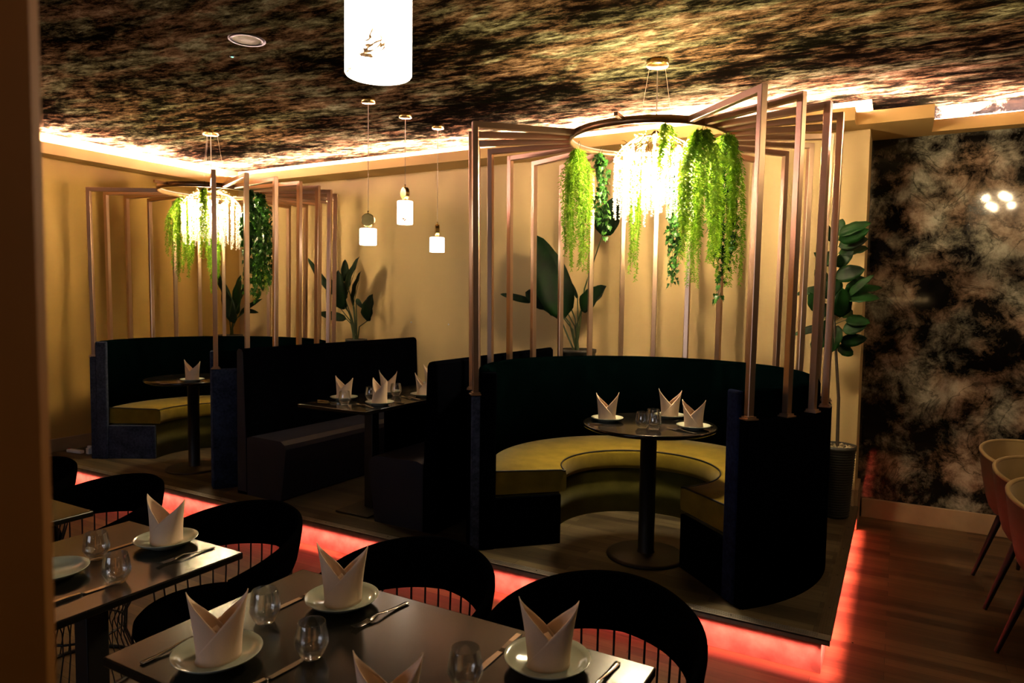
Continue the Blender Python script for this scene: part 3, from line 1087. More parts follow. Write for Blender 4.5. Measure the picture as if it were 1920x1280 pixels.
# recessed downlight and indicator
t = thing('downlight', 'round recessed downlight in the dark ceiling, unlit white inside', 'downlight', (-3.188, 2.671, ZC))
MB().arc([(.075, -.004), (.098, -.004), (.098, .0), (.075, .0)], 0, 360, 48, caps=False).build('trim_ring', MT['blackmetal'], t)
MB().lathe([(.078, -.001), (.070, -.002), (.0001, -.0021)], 48).build('reflector', MT['downlight'], t)
p = at(435.5, 105.5, 3.0)
d = ray(435.5, 105.5)
p = EYE + d * ((ZC - 1.6) / d.z)
t = thing('indicator_light', 'tiny green indicator light in the ceiling beside the downlight', 'indicator light', (p.x, p.y, ZC))
MB().lathe([(.0001, -.006), (.006, -.006), (.008, 0)], 12).build('lens', MT['green'], t)
MB().lathe([(.008, -.004), (.014, -.003), (.015, 0)], 16).build('bezel', MT['blackmetal'], t)


# ------------------------------------------------------------------ straight benches
def bench(side, xf, y0, y1, depth, label, seatmat):
    """side=+1: faces +X with backrest face at xf"""
    t = thing('straight_bench', label, 'bench', (xf, y0, ZP))
    s = side
    zt, L = 1.222 - ZP, y1 - y0
    mb = MB()
    # slightly reclined back: profile in (x, z)
    prof = [(0.03 * s, .26), (0.0 * s, zt - .03), (-.012 * s, zt - .008), (-.035 * s, zt), (-.050 * s, zt), (-.066 * s, zt - .02), (-.07 * s, 0.0), (0.03 * s, 0)]
    n = len(prof)
    vs = [(x, y, z) for y in (0, L) for (x, z) in prof]
    fs = [(k, (k + 1) % n, n + (k + 1) % n, n + k) for k in range(n)]
    mb.add(vs, fs).add(vs[:n], [tuple(reversed(range(n)))]).add(vs[n:], [tuple(range(n))])
    mb.build('backrest', MT['velvet'], t, bevel=.012, seg=3)
    MB().add([(x * .94 - .002 * s, -.004, .02 + z * .98) for (x, z) in prof] + [(x * .94 - .002 * s, .02, .02 + z * .98) for (x, z) in prof],
             fs + [tuple(reversed(range(n))), tuple(range(n, 2 * n))]).build('end_panel', MT['leather' if s > 0 else 'velvet'], t, bevel=.004)
    sd = depth
    prof = [(.03, .33), (.03, .415), (.08, .43), (sd - .05, .425), (sd - .01, .40), (sd, .37), (sd - .012, .26), (sd - .05, 0), (.03, 0)]
    prof = [(x * s, z) for x, z in prof]
    n = len(prof)
    vs = [(x, y, z) for y in (0.0, L) for (x, z) in prof]
    mb = MB().add(vs, [(k, (k + 1) % n, n + (k + 1) % n, n + k) for k in range(n)]).add(vs[:n], [tuple(reversed(range(n)))]).add(vs[n:], [tuple(range(n))])
    mb.build('seat', seatmat, t, bevel=.015, seg=3)
    return t


bench(1, -4.08, 3.36, YW - .02, .42, 'dark leather bench with black velvet back, left of the rectangular booth table', MT['leather'])
bench(-1, -2.475, 3.38, 4.97, .46, 'dark leather bench with black velvet back, right of the rectangular booth table', MT['leather'])


# ------------------------------------------------------------------ tables
def round_table(c, label):
    t = thing('round_table', label, 'table', (c[0], c[1], ZP))
    MB().lathe([(.0001, .725), (.35, .725), (.366, .732), (.370, .741), (.366, .749), (.358, .7505), (.0001, .7505)], 72).build('tabletop', MT['table'], t)
    MB().lathe([(.0001, .7245), (.16, .7245), (.16, .715), (.045, .70), (.045, .03), (.05, .022)], 32).build('pedestal', MT['blackmetal'], t)
    MB().lathe([(.05, .024), (.20, .016), (.22, .008), (.22, 0), (.0001, 0)], 48).build('base', MT['blackmetal'], t)


TR = (-1.20, 3.72)
round_table(TR, 'round black table inside the right booth, set for three')
TL = (-5.05, 3.66)
round_table(TL, 'round black table inside the left booth, mostly hidden by the booth end')


def rect_table(x0, x1, y0, y1, z0, m, label, ped):
    t = thing('rectangular_table', label, 'table', (x0, y0, z0))
    w, d = x1 - x0, y1 - y0
    MB().box(0, w, 0, d, .727, .75).build('tabletop', m, t, bevel=.004)
    for px_, py_ in ped:
        MB().box(px_ - .035, px_ + .035, py_ - .035, py_ + .035, .012, .727).build('pedestal', MT['blackmetal'], t, bevel=.004)
        MB().box(px_ - .14, px_ + .14, py_ - .2, py_ + .2, 0, .012).build('base', MT['blackmetal'], t, bevel=.003)
    return t


mt = rect_table(-3.315, -2.755, 3.145, YW - .05, ZP, MT['table'], 'long black rectangular table between the two straight benches', [(.22, .45), (.22, 1.75)])
MB().box(.350, .368, .42, 1.7, .0, .725).build('support_panel', MT['velvet'], mt, bevel=.003)
rect_table(-1.60, -.463, .91, 1.535, 0, MT['dtable'], 'dark rectangular dining table nearest the camera, set for four', [(.3, .31), (.85, .31)])
rect_table(-2.50, -1.873, .895, 1.535, 0, MT['dtable'], 'dark square dining table beside the pillar, set for two', [(.31, .32)])
rect_table(-3.36, -2.733, .895, 1.535, 0, MT['dtable'], 'dark dining table partly hidden behind the pillar, only its corner showing', [(.31, .32)])


# ------------------------------------------------------------------ tableware
PLATE = MB().lathe([(.0001, .004), (.045, .004), (.05, .0), (.055, .0), (.06, .006), (.088, .016), (.100, .026), (.1005, .0275), (.099, .028),
                    (.087, .0205), (.070, .0115), (.0001, .0095)], 56).mesh('plate')
PLATE.materials.append(MT['plate'])
PLATE2 = MB().lathe([(.0001, .004), (.042, .004), (.046, .0), (.052, .0), (.056, .006), (.080, .014), (.090, .021), (.0905, .0225), (.089, .023),
                     (.078, .018), (.065, .0105), (.0001, .009)], 48).mesh('plate')
PLATE2.materials.append(MT['plate'])


def plate(x, y, z, label, group, small=False):
    o = bpy.data.objects.new('plate', PLATE2 if small else PLATE)
    COL.objects.link(o)
    o.location = (x, y, z)
    return tag(o, label, 'plate', group)


def napkin_mesh(seed, H=.165, R=.047, flare=.018):
    """upright bishop's-hat fold: two pointed sheets wrapped around each other"""
    r = random.Random(seed)
    mb = MB()

    def wrap(a0, half, hp, rad, phase):
        def fn(u, v):
            da = (u * 2 - 1) * half
            a = a0 + da
            k = abs(da) / half
            top = hp * (1 - k) ** .92 + .004
            top = max(top, .006)
            z = top * v
            zz = z / hp
            fl = rad + flare * zz ** 1.5 * max(0, cos(da)) + .0022 * sin(3 * a + phase) * (1 - zz)
            x, y = cos(a) * fl, sin(a) * fl
            # pinch the cross-section towards the points
            pin = .62 * zz ** 1.3
            yy = y * (1 - pin * (1 - abs(cos(a)) ** 2 * .2))
            return (x, yy, z)
        return fn
    mb.grid(wrap(pi, radians(152), H, R, seed), 44, 12)
    mb.grid(wrap(0, radians(158), H * .94, R + .0035, seed + 1), 44, 12)
    # inner folded tongue
    mb.grid(lambda u, v: ((u - .5) * R * 1.55, .010 * sin(u * pi * 2) + (.5 - v) * .012, v * H * (.50 - .25 * abs(u - .5) * 2)), 10, 4)
    return mb


NM = []
for s in range(5):
    mb = napkin_mesh(s, H=.165 - .006 * (s % 3), flare=.020 - .003 * (s % 2))
    me = mb.mesh('folded_napkin')
    me.materials.append(MT['napkin'])
    NM.append(me)


def napkin(x, y, z, rot, label, group, k=0, s=1.0):
    o = bpy.data.objects.new('folded_napkin', NM[k % 5])
    COL.objects.link(o)
    o.location = (x, y, z)
    o.rotation_euler = (0, 0, rot)
    o.scale = (s, s, s)
    m = o.modifiers.new('solid', 'SOLIDIFY')
    m.thickness = .0016
    m.offset = 0
    return tag(o, label, 'napkin', group)


GLASS = MB().lathe([(.0001, .0005), (.020, .0), (.024, .002), (.030, .013), (.0385, .030), (.0395, .036), (.0375, .056), (.0325, .085), (.0318, .0865), (.0305, .0865),
                    (.0302, .085), (.0352, .056), (.0372, .036), (.0365, .031), (.028, .016), (.022, .0125), (.0001, .0115)], 40).mesh('tumbler')
GLASS.materials.append(MT['glass'])


def tumbler(x, y, z, label, group):
    o = bpy.data.objects.new('tumbler', GLASS)
    COL.objects.link(o)
    o.location = (x, y, z + .0003)
    return tag(o, label, 'glass', group)


def fork_mesh():
    mb = MB()
    # handle, along +x from 0 (handle end) to .2 (tines)
    xs = [0, .01, .04, .08, .11, .125, .14]
    ws = [.006, .0075, .006, .0042, .0035, .005, .0105]
    zs = [.002, .002, .0025, .006, .010, .0085, .005]
    for i in range(len(xs) - 1):
        vs = []
        for j in (i, i + 1):
            for sy, dz in ((-1, 0), (1, 0), (1, .0022), (-1, .0022)):
                vs.append((xs[j], ws[j] * sy, zs[j] + dz))
        mb.add(vs, [(0, 1, 5, 4), (1, 2, 6, 5), (2, 3, 7, 6), (3, 0, 4, 7)], True)
    mb.add([(0, -.006, .002), (0, .006, .002), (0, .006, .0042), (0, -.006, .0042)], [(0, 3, 2, 1)])
    for k in range(4):
        y = -.0084 + k * .0056
        pts = [(.139, y, .0062), (.160, y, .0038), (.180, y, .0045), (.196, y * .95, .0085)]
        for i in range(3):
            mb.bar(pts[i], pts[i + 1], .0026, .0018, (0, 1, 0))
    me = mb.mesh('fork')
    me.materials.append(MT['steel'])
    return me


def knife_mesh():
    mb = MB()
    xs = [0, .008, .05, .088, .092, .10, .15, .185, .198, .205]
    w0 = [-.005, -.007, -.006, -.005, -.0045, -.008, -.010, -.009, -.004, .003]
    w1 = [.005, .007, .006, .005, .0045, .0055, .006, .006, .0055, .0045]
    th = [.006, .007, .007, .0055, .004, .0018, .0015, .0013, .001, .0006]
    for i in range(len(xs) - 1):
        vs = []
        for j in (i, i + 1):
            vs += [(xs[j], w0[j], .001), (xs[j], w1[j], .001), (xs[j], w1[j], .001 + th[j]), (xs[j], w0[j], .001 + th[j])]
        mb.add(vs, [(0, 1, 5, 4), (1, 2, 6, 5), (2, 3, 7, 6), (3, 0, 4, 7)], False)
    mb.add([(0, -.005, .001), (0, .005, .001), (0, .005, .007), (0, -.005, .007)], [(0, 3, 2, 1)])
    me = mb.mesh('table_knife')
    me.materials.append(MT['steel'])
    return me


FORK, KNIFE = fork_mesh(), knife_mesh()


def cutlery(kind, x, y, z, ang, label, group, s=1.0):
    o = bpy.data.objects.new('fork' if kind == 'f' else 'table_knife', FORK if kind == 'f' else KNIFE)
    COL.objects.link(o)
    o.location = (x, y, z)
    o.rotation_euler = (0, 0, radians(ang))
    o.scale = (s, s, s)
    return tag(o, label, 'fork' if kind == 'f' else 'knife', group)


ZT, ZB = .7505, ZP + .7508
# nearest table: two far places, two near places
G1 = 'place settings on the nearest table'
for (x, y, w, k, rot) in ((-1.315, 1.405, 'far left place of the nearest table', 0, 35), (-1.355, 1.035, 'near left place of the nearest table', 1, 50),
                          (-.682, 1.405, 'far right place of the nearest table', 2, 30), (-.83, 1.01, 'near right place of the nearest table', 3, 35)):
    plate(x, y, ZT, 'pale glazed plate at the ' + w, 'plates on the nearest table')
    napkin(x, y, ZT + .0100, radians(rot), 'upright folded cream napkin at the ' + w, 'napkins on the nearest table', k, 1.0)
for (x, y, w) in ((-1.414, 1.225, 'left end of the nearest table, behind its near left napkin'), (-1.18, 1.159, 'nearest table, between its left plates and the table centre'), (-.802, 1.241, 'nearest table, left of its far right plate')):
    tumbler(x, y, ZT, 'clear faceted tumbler on the ' + w, 'tumblers on the nearest table')
cutlery('f', -1.165, 1.505, ZT, -97, 'steel fork right of the far left napkin on the nearest table', 'cutlery on the nearest table')
cutlery('k', -1.437, 1.475, ZT, -92, 'steel knife left of the far left napkin on the nearest table', 'cutlery on the nearest table')
cutlery('f', -1.49, .935, ZT, 88, 'steel fork left of the near left napkin on the nearest table', 'cutlery on the nearest table')
cutlery('k', -1.195, .945, ZT, 88, 'steel knife right of the near left napkin on the nearest table', 'cutlery on the nearest table')
cutlery('k', -.807, 1.505, ZT, -90, 'steel knife left of the far right napkin on the nearest table', 'cutlery on the nearest table')
cutlery('f', -.545, 1.505, ZT, -92, 'steel fork right of the far right napkin on the nearest table', 'cutlery on the nearest table')
# two-seat table
plate(-2.148, 1.445, ZT, 'pale glazed plate at the far side of the two-seat table', 'plates on the two-seat table')
napkin(-2.148, 1.445, ZT + .010, radians(20), 'upright folded cream napkin at the far side of the two-seat table', 'napkins on the two-seat table', 4)
plate(-2.19, 1.10, ZT, 'pale glazed plate cut off by the dark pillar', 'plates on the two-seat table')
tumbler(-2.219, 1.251, ZT, 'clear tumbler nearer the pillar on the two-seat table', 'tumblers on the two-seat table')
tumbler(-1.985, 1.176, ZT, 'clear tumbler nearer the open end of the two-seat table', 'tumblers on the two-seat table')
cutlery('f', -1.985, 1.51, ZT, -95, 'steel fork right of the napkin on the two-seat table', 'cutlery on the two-seat table')
cutlery('k', -2.255, 1.49, ZT, -90, 'steel knife left of the napkin on the two-seat table', 'cutlery on the two-seat table')
cutlery('k', -1.99, .985, ZT, 88, 'steel knife below the tumblers on the two-seat table, near the pillar', 'cutlery on the two-seat table')
# right round table
for (x, y, w, k, rot) in ((-1.425, 3.66, 'left side of the right round table', 1, 192), (-1.155, 3.955, 'far side of the right round table', 0, 30), (-.945, 3.69, 'right side of the right round table', 2, 168)):
    plate(x, y, ZB, 'pale plate at the ' + w, 'plates on the right round table', True)
    napkin(x, y, ZB + .0095, radians(rot), 'pointed cream napkin at the ' + w, 'napkins on the right round table', k, .97)
tumbler(-1.185, 3.56, ZB, 'leftmost of the three tumblers on the right round table', 'tumblers on the right round table')
tumbler(-1.115, 3.545, ZB, 'front right one of the three tumblers on the right round table', 'tumblers on the right round table')
tumbler(-1.168, 3.69, ZB, 'rear one of the three tumblers on the right round table', 'tumblers on the right round table')
cutlery('k', -1.475, 3.50, ZB, 18, 'steel knife in front of the left napkin on the right round table', 'cutlery on the right round table', .9)
cutlery('f', -.895, 3.555, ZB, 160, 'steel fork in front of the right napkin on the right round table', 'cutlery on the right round table', .95)
cutlery('k', -.872, 3.80, ZB, 150, 'steel knife behind the right napkin on the right round table', 'cutlery on the right round table', .9)
cutlery('f', -1.00, 3.90, ZB, 200, 'steel fork between the far and right napkins on the right round table', 'cutlery on the right round table', .7)
# rectangular booth table
for (x, y, w, k, rot) in ((-3.20, 3.44, 'front left place of the rectangular booth table', 2, 10), (-2.862, 3.40, 'front right place of the rectangular booth table', 0, -10),
                          (-3.15, 3.83, 'second left place of the rectangular booth table', 3, 40), (-2.86, 3.86, 'second right place of the rectangular booth table', 1, 20),
                          (-3.17, 4.38, 'third left place of the rectangular booth table', 4, 15)):
    plate(x, y, ZB, 'pale plate at the ' + w, 'plates on the rectangular booth table', True)
    napkin(x, y, ZB + .0095, radians(rot), 'pointed cream napkin at the ' + w, 'napkins on the rectangular booth table', k, .95)
tumbler(-3.05, 3.285, ZB, 'tumbler in front of the front left napkin on the rectangular booth table', 'tumblers on the rectangular booth table')
tumbler(-3.034, 3.775, ZB, 'tumbler right of the second left napkin on the rectangular booth table', 'tumblers on the rectangular booth table')
tumbler(-3.055, 3.54, ZB, 'tumbler half hidden behind the front right napkin on the rectangular booth table', 'tumblers on the rectangular booth table')
cutlery('k', -3.305, 3.31, ZB, -3, 'steel knife beside the front left plate on the rectangular booth table', 'cutlery on the rectangular booth table')
cutlery('f', -2.80, 3.275, ZB, 165, 'steel fork beside the front right plate on the rectangular booth table', 'cutlery on the rectangular booth table', .95)
cutlery('k', -2.765, 3.52, ZB, 172, 'steel knife behind the front right plate on the rectangular booth table', 'cutlery on the rectangular booth table', .9)
cutlery('f', -2.78, 3.72, ZB, 170, 'steel fork beside the second right plate on the rectangular booth table', 'cutlery on the rectangular booth table', .95)
# left round table
plate(-4.84, 3.50, ZB, 'pale plate on the left round table', 'plates on the left round table', True)
napkin(-4.84, 3.50, ZB + .0095, radians(25), 'pointed cream napkin on the left round table, cut by the booth end', 'napkins on the left round table', 3, .97)


# ------------------------------------------------------------------ black tub chairs
def tub_chair(label):
    t = thing('tub_chair', label, 'chair', group='black tub chairs around the dining tables')
    # +Y is the back of the chair
    R = .285

    def prof(a):
        # a measured from the back, 0..pi-ish
        k = min(1, abs(a) / radians(112))
        top = .785 - .115 * k ** 1.7
        bot = .615 - .035 * k
        return top, bot
    n = 48
    rings = []
    A = radians(112)
    for i in range(n + 1):
        a = -A + 2 * A * i / n
        top, bot = prof(a)
        th = .030
        x, y = sin(a), cos(a)
        rr = R - .012 * (1 - cos(a))
        sec = []
        m = 12
        for k in range(m):
            ph = 2 * pi * k / m
            cz = (top + bot) / 2 + (top - bot) / 2 * (abs(sin(ph)) ** .6) * (1 if sin(ph) > 0 else -1)
            # leans outward to the top
            fl = rr + .030 * (cz - bot) / .17
            cr = fl + th / 2 * (abs(cos(ph)) ** .6) * (1 if cos(ph) > 0 else -1)
            sec.append((x * cr, y * cr, cz))
        rings.append(sec)
    mb = MB()
    vs = [p for s in rings for p in s]
    m = 12
    fs = [(i * m + k, i * m + (k + 1) % m, (i + 1) * m + (k + 1) % m, (i + 1) * m + k) for i in range(n) for k in range(m)]
    mb.add(vs, fs, True)
    mb.add(rings[0], [tuple(range(m))]).add(rings[-1], [tuple(reversed(range(m)))])
    mb.build('backrest', MT['chair'], t)
    MB().lathe([(.0001, .475), (.20, .475), (.235, .468), (.250, .452), (.252, .43), (.245, .412), (.0001, .412)], 48).build('seat', MT['chair'], t)
    MB().lathe([(.248, .400), (.256, .400), (.256, .412), (.248, .412)], 48, closed=True).build('seat_ring', MT['blackmetal'], t)
    ns = 22
    for i in range(ns):
        a = -radians(105) + radians(210) * i / (ns - 1)
        top, bot = prof(a)
        x, y = sin(a), cos(a)
        rr = R - .012 * (1 - cos(a))
        pts = [(x * .252, y * .252, .406), (x * (rr - .005), y * (rr - .005), .50), (x * rr, y * rr, bot + .01)]
        MB().tube(pts, .0035, 6, cap=False).build('spindle', MT['blackmetal'], t)
    wb = MB()
    nw = 40
    for i in range(nw):
        a = 2 * pi * i / nw
        x, y = sin(a), cos(a)
        wb.tube([(x * .250, y * .250, .402), (x * .17, y * .17, .25), (x * .165, y * .165, .15), (x * .215, y * .215, .008)], .0028, 4, cap=False)
    wb.lathe([(.205, 0), (.225, 0), (.225, .012), (.205, .012)], 40, closed=True)
    wb.lathe([(.160, .195), (.167, .195), (.167, .203), (.160, .203)], 32, closed=True)
    wb.build('wire_base', MT['blackmetal'], t)
    return t


chair0 = tub_chair('black tub chair with spindled back, rightmost at the nearest table')
chair0.location = (-.685, 1.635, 0)
for (x, y, r, lab) in ((-1.31, 1.61, 0, 'black tub chair with spindled back, middle of the nearest table behind its far left napkin'),
                       (-2.14, 1.61, -4, 'black tub chair with spindled back at the two-seat table'),
                       (-2.96, 1.60, -6, 'black tub chair behind the partly hidden table left of the two-seat table'),
                       (-3.60, 1.58, 0, 'black tub chair farthest left, just its edge showing beside the pillar')):
    c = copy_tree(chair0)
    c.location = (x, y, 0)
    c.rotation_euler = (0, 0, radians(r))
    c['label'] = lab


# ------------------------------------------------------------------ beige bucket chairs at the right edge
def bucket_chair(x, y, lab, rot):
    t = thing('bucket_chair', lab, 'chair', (x, y, 0), radians(rot), 'beige bucket chairs by the marble wall')
    R = .245

    def rim(a):
        return .79 - .10 * (0.5 - .5 * cos(a - radians(150))) ** 1.2

    def fn_in(u, v):
        a = 2 * pi * u
        z = .47 + (rim(a) - .47) * v
        r = R * (.72 + .28 * v ** .6) - .012
        return (r * cos(a), r * sin(a), z)

    def fn_out(u, v):
        a = 2 * pi * u
        z = .40 + (rim(a) - .40) * v
        r = R * (.66 + .34 * v ** .55) + .006
        return (r * cos(a), r * sin(a), z)
    MB().grid(fn_in, 48, 8, True).build('inner_shell', MT['beige'], t)
    MB().grid(fn_out, 48, 8, True).lathe([(.0001, .40), (R * .66 + .006, .40)], 48).build('outer_shell', MT['brownshell'], t)
    rp = [((R - .003) * cos(a), (R - .003) * sin(a), rim(a)) for a in [2 * pi * i / 48 for i in range(49)]]
    MB().tube(rp, .0105, 8, cap=False).build('rim', MT['beige'], t)
    MB().lathe([(.0001, .475), (.16, .475), (.175, .46), (.175, .44)], 40).build('seat_cushion', MT['beige'], t)
    for k in range(4):
        a = radians(45 + 90 * k)
        MB().tube([(.12 * cos(a), .12 * sin(a), .41), (.25 * cos(a), .25 * sin(a), .004)], [.02, .011], 8).build('leg', MT['blackmetal'], t)


bucket_chair(.685, 4.86, 'beige bucket chair closest to the marble wall, mostly outside the right edge', -45)
bucket_chair(.700, 4.34, 'beige bucket chair in the middle of the row at the right edge', -45)
bucket_chair(.700, 3.82, 'beige bucket chair lowest in view at the right edge', -45)


# ------------------------------------------------------------------ potted plants
def blade(mb, base, tip, width, nrm, droop=.06, fold=.25, n=12, shape=.72, tiltw=0.0):
    base, tip, nrm = Vector(base), Vector(tip), Vector(nrm).normalized()
    d = tip - base
    L = d.length
    dn = d / L
    nrm = (nrm - dn * nrm.dot(dn)).normalized()
    side = dn.cross(nrm)
    vs, fs = [], []
    for i in range(n + 1):
        t = i / n
        c = base + d * t + nrm * (sin(t * pi) * droop * L)
        w = width / 2 * (sin(pi * t ** shape) ** .62 if 0 < t < 1 else 0.02)
        for s in (-1, -.5, 0, .5, 1):
            wav = .012 * width * sin(t * 19 + s * 3) * abs(s) * 4
            vs.append(c + side * (w * s) + nrm * (abs(s) * w * fold + wav))
    for i in range(n):
        for k in range(4):
            fs.append((i * 5 + k, i * 5 + k + 1, (i + 1) * 5 + k + 1, (i + 1) * 5 + k))
    mb.add(vs, fs, True)


def strelitzia(label, root_px, Y, leaves, pot, group='broad-leaved plants in pots along the back wall'):
    root = at(*root_px, Y)
    t = thing('potted_plant', label, 'potted plant', (root.x, root.y, ZP), 0, group)
    O = Vector((root.x, root.y, ZP))
    for (bx, by, tx, ty, w, nx, dy) in leaves:
        b = at(bx, by, Y + dy) - O
        e = at(tx, ty, Y + dy * 1.6) - O
        mb = MB()
        blade(mb, b, e, w, (nx, -1, .25))
        lf = mb.build('leaf', MT['bigleaf'], t, solid=.0012)
        r0 = root - O + Vector((rnd.uniform(-.02, .02), rnd.uniform(-.02, .02), -.03))
        mid = (r0 + b) / 2 + Vector(((b.x - r0.x) * -.18, 0, .06))
        MB().tube([r0, mid, b, b + (e - b) * .35, b + (e - b) * .9], [.008, .006, .0042, .003, .0008], 6).build('stalk', MT['stem'], lf)
    rt, rb, zt = pot
    MB().lathe([(.0001, 0), (rb, 0), (rb, .01), (rt, zt - ZP - .03), (rt + .006, zt - ZP - .025), (rt + .006, zt - ZP), (rt - .012, zt - ZP), (rt - .014, zt - ZP - .03), (.0001, zt - ZP - .03)], 40).build('pot', MT['planter'], t)
    MB().lathe([(.0001, zt - ZP - .026), (rt - .015, zt - ZP - .028)], 32).build('soil', MT['soil'], t)


strelitzia('large-leaved plant in a grey bowl behind the left side of the right booth', (1082, 658), 5.16,
           [(1058, 598, 1003, 440, .30, .5, -.04), (1063, 560, 1018, 452, .22, -.4, .02), (1040, 572, 985, 548, .17, .2, -.06), (998, 566, 938, 551, .06, 0, -.04),
            (1063, 585, 1044, 553, .08, .3, 0), (1089, 582, 1137, 536, .17, -.3, -.02), (1129, 442, 1160, 368, .20, .2, 0), (1083, 560, 1072, 530, .03, .2, .02)],
           (.15, .12, 1.205))
strelitzia('large-leaved plant in a low pot behind the bench, below the small pendants', (668, 640), 5.2,
           [(629, 555, 576, 482, .07, .2, -.04), (650, 530, 647, 486, .09, .4, .02), (648, 562, 674, 481, .12, -.3, -.02), (640, 580, 634, 506, .14, .5, -.04), (662, 575, 677, 508, .10, -.4, .02),
            (650, 578, 628, 555, .10, .2, 0), (688, 602, 699, 551, .145, .1, -.06), (650, 598, 598, 587, .09, .1, -.06), (668, 560, 681, 578, .05, .3, 0), (630, 552, 618, 520, .06, .2, .02)],
           (.10, .09, 1.19))
strelitzia('large-leaved plant in a round pot behind the left booth', (432, 636), 5.08,
           [(440, 607, 420, 528, .13, .5, -.04), (434, 565, 408, 503, .12, -.3, -.16), (448, 592, 492, 560, .06, .2, 0), (462, 582, 485, 586, .05, .1, -.04), (452, 560, 474, 520, .09, -.3, .02), (445, 590, 452, 515, .12, .2, .03)],
           (.125, .10, 1.175))

# tall fiddle-leaf plant in ribbed planter
root = at(1576, 836, 5.10)
t = thing('potted_plant', 'bushy round-leaved plant in a tall ribbed planter beside the marble wall', 'potted plant', (root.x - .02, 5.10, ZP), 0)
O = Vector((root.x - .02, 5.10, ZP))
pr = [(.0001, 0), (.085, 0)]
nz = 26
for i in range(nz):
    z = .01 + .44 * i / nz
    r_ = .088 + .022 * i / nz
    pr += [(r_, z), (r_ + .005, z + .006), (r_, z + .0125)]
pr += [(.118, .455), (.120, .485), (.108, .485), (.106, .46), (.0001, .46)]
MB().lathe(pr, 36).build('planter', MT['planter'], t)
pb = MB()
for k in range(120):
    a, rr = rnd.uniform(0, 6.28), .100 * sqrt(rnd.random())
    pb.sphere((rr * cos(a), rr * sin(a), .468 + rnd.uniform(0, .008)), rnd.uniform(.006, .010), 6, 4, .7)
tag(pb.build('pebbles', MT['pebble'], t), kind='stuff')
trunk = [Vector((0, 0, .46)), Vector((-.005, .01, .8)), at(1565, 620, 5.1) - O, at(1562, 520, 5.1) - O, at(1558, 430, 5.1) - O]
MB().tube(trunk, [.011, .010, .008, .006, .003], 8).build('stem', MT['bark'], t)
FL = [(1562, 455, 1537, 411, .05), (1570, 440, 1634, 418, .07), (1572, 450, 1630, 430, .08), (1572, 462, 1628, 448, .08), (1572, 475, 1629, 466, .08), (1568, 500, 1600, 470, .07),
      (1560, 498, 1526, 473, .05), (1572, 440, 1580, 410, .06), (1566, 520, 1622, 505, .09), (1590, 555, 1640, 515, .05), (1590, 545, 1655, 540, .05), (1590, 560, 1650, 560, .07),
      (1575, 595, 1580, 540, .10), (1595, 560, 1600, 525, .09), (1600, 540, 1622, 520, .09), (1550, 535, 1528, 505, .08), (1548, 540, 1492, 553, .05), (1540, 585, 1518, 548, .08), (1555, 570, 1530, 600, .08),
      (1560, 600, 1538, 640, .09), (1585, 600, 1632, 605, .07), (1580, 620, 1625, 610, .08), (1575, 640, 1626, 634, .07), (1570, 650, 1600, 665, .07), (1556, 610, 1488, 628, .05), (1552, 630, 1520, 652, .08), (1560, 560, 1545, 520, .09),
      (1568, 580, 1600, 590, .09), (1560, 470, 1545, 500, .08), (1570, 520, 1552, 560, .09), (1572, 610, 1560, 660, .09)]
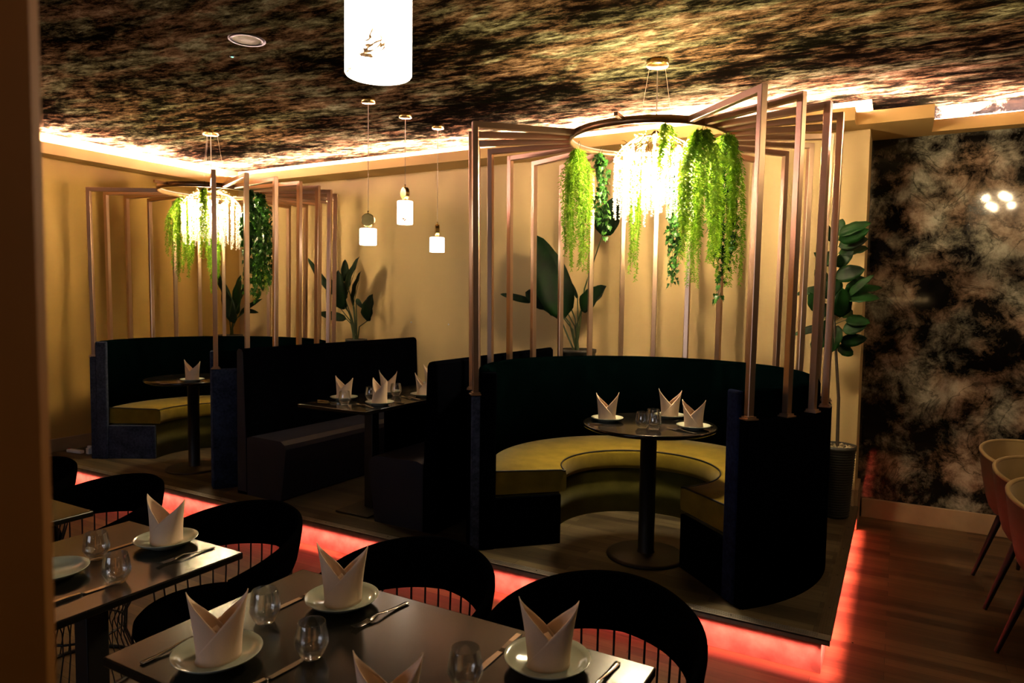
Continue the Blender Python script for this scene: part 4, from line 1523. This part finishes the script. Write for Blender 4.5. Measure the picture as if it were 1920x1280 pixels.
for i, (bx, by, tx, ty, w) in enumerate(FL):
    dy = rnd.uniform(-.10, .10)
    b = at(bx, by, 5.1 + dy * .5) - O
    e = at(tx, ty, 5.1 + dy) - O
    mb = MB()
    blade(mb, b, e, w * 1.25, (rnd.uniform(-.6, .6), -1, rnd.uniform(-.2, .8)), .05, .15, 10, .8)
    lf = mb.build('leaf', MT['fiddle'], t, solid=.001)
    zc = min(max(b.z, .5), trunk[-1].z - .01)
    # petiole from the stem to the leaf
    k = 0
    while k < 3 and trunk[k + 1].z < zc - .03:
        k += 1
    s0 = trunk[k].lerp(trunk[k + 1], max(0, min(1, (zc - .03 - trunk[k].z) / max(1e-3, trunk[k + 1].z - trunk[k].z))))
    MB().tube([s0, b, b + (e - b) * .5, b + (e - b) * .95], [.003, .0022, .0014, .0006], 5).build('petiole', MT['stem'], lf)

# ------------------------------------------------------------------ small things on the stage
p = at(127, 852, 3.46)
t = thing('power_adapter', 'small white power adapter on the stage floor beside the left booth end', 'adapter', (-6.28, 3.50, ZP))
MB().box(-.022, .022, -.02, .02, 0, .055).build('body', MT['white'], t, bevel=.005)
MB().box(-.01, .045, -.014, .014, .055, .075).build('plug', MT['white'], t, bevel=.004)
MB().tube([(.045, 0, .065), (.07, .0, .06), (.085, .01, .03), (.08, .03, .006)], .004, 6).build('cord', MT['white'], t)
t = thing('power_strip', 'white power strip lying on the stage by the left wall', 'power strip', (-6.43, 3.46, ZP), radians(8))
MB().box(-.09, .09, -.022, .022, 0, .028).build('body', MT['white'], t, bevel=.008, seg=3)
MB().box(-.085, -.07, -.008, .008, .028, .033).build('switch', MT['redled'] if False else simple('red_switch', (.5, .03, .03), .4), t)
for (px_, py_) in ((841, 608), (771, 604)):
    q = at(px_, py_, YW)
    t = MB().lathe([(.0001, .004), (.006, .003), (.008, 0)], 16)
    o = t.build('wall_plug_cap', MT['white'])
    o.location = (q.x, YW, q.z)
    o.rotation_euler = (radians(90), 0, 0)
    tag(o, 'small white screw cap on the back wall, %s of the two' % ('nearer the right booth' if px_ > 800 else 'farther from the right booth'), 'screw cap', 'screw caps on the back wall')

# wall lamp with a row of bulbs on the rear wall: mirrored in the marble
t = thing('wall_lamp', 'row of small warm bulbs seen as a reflection in the marble wall', 'wall lamp', (0.10, -1.9, 1.66))
MB().box(-.28, .28, -.012, .012, .04, .06).build('rail', MT['brass'], t)
MB().tube([(0, 0, .05), (0, 0, ZC - 1.66)], .004, 6).build('rod', MT['brass'], t)
bb = MB().sphere((0, 0, 0), .018, 10, 6).mesh('bulb')
bb.materials.append(emit('small_warm_bulb', (1, .62, .25), 18))
for k in range(6):
    o = bpy.data.objects.new('bulb', bb)
    COL.objects.link(o)
    o.parent = t
    o.location = (-.25 + k * .1, 0, .025)
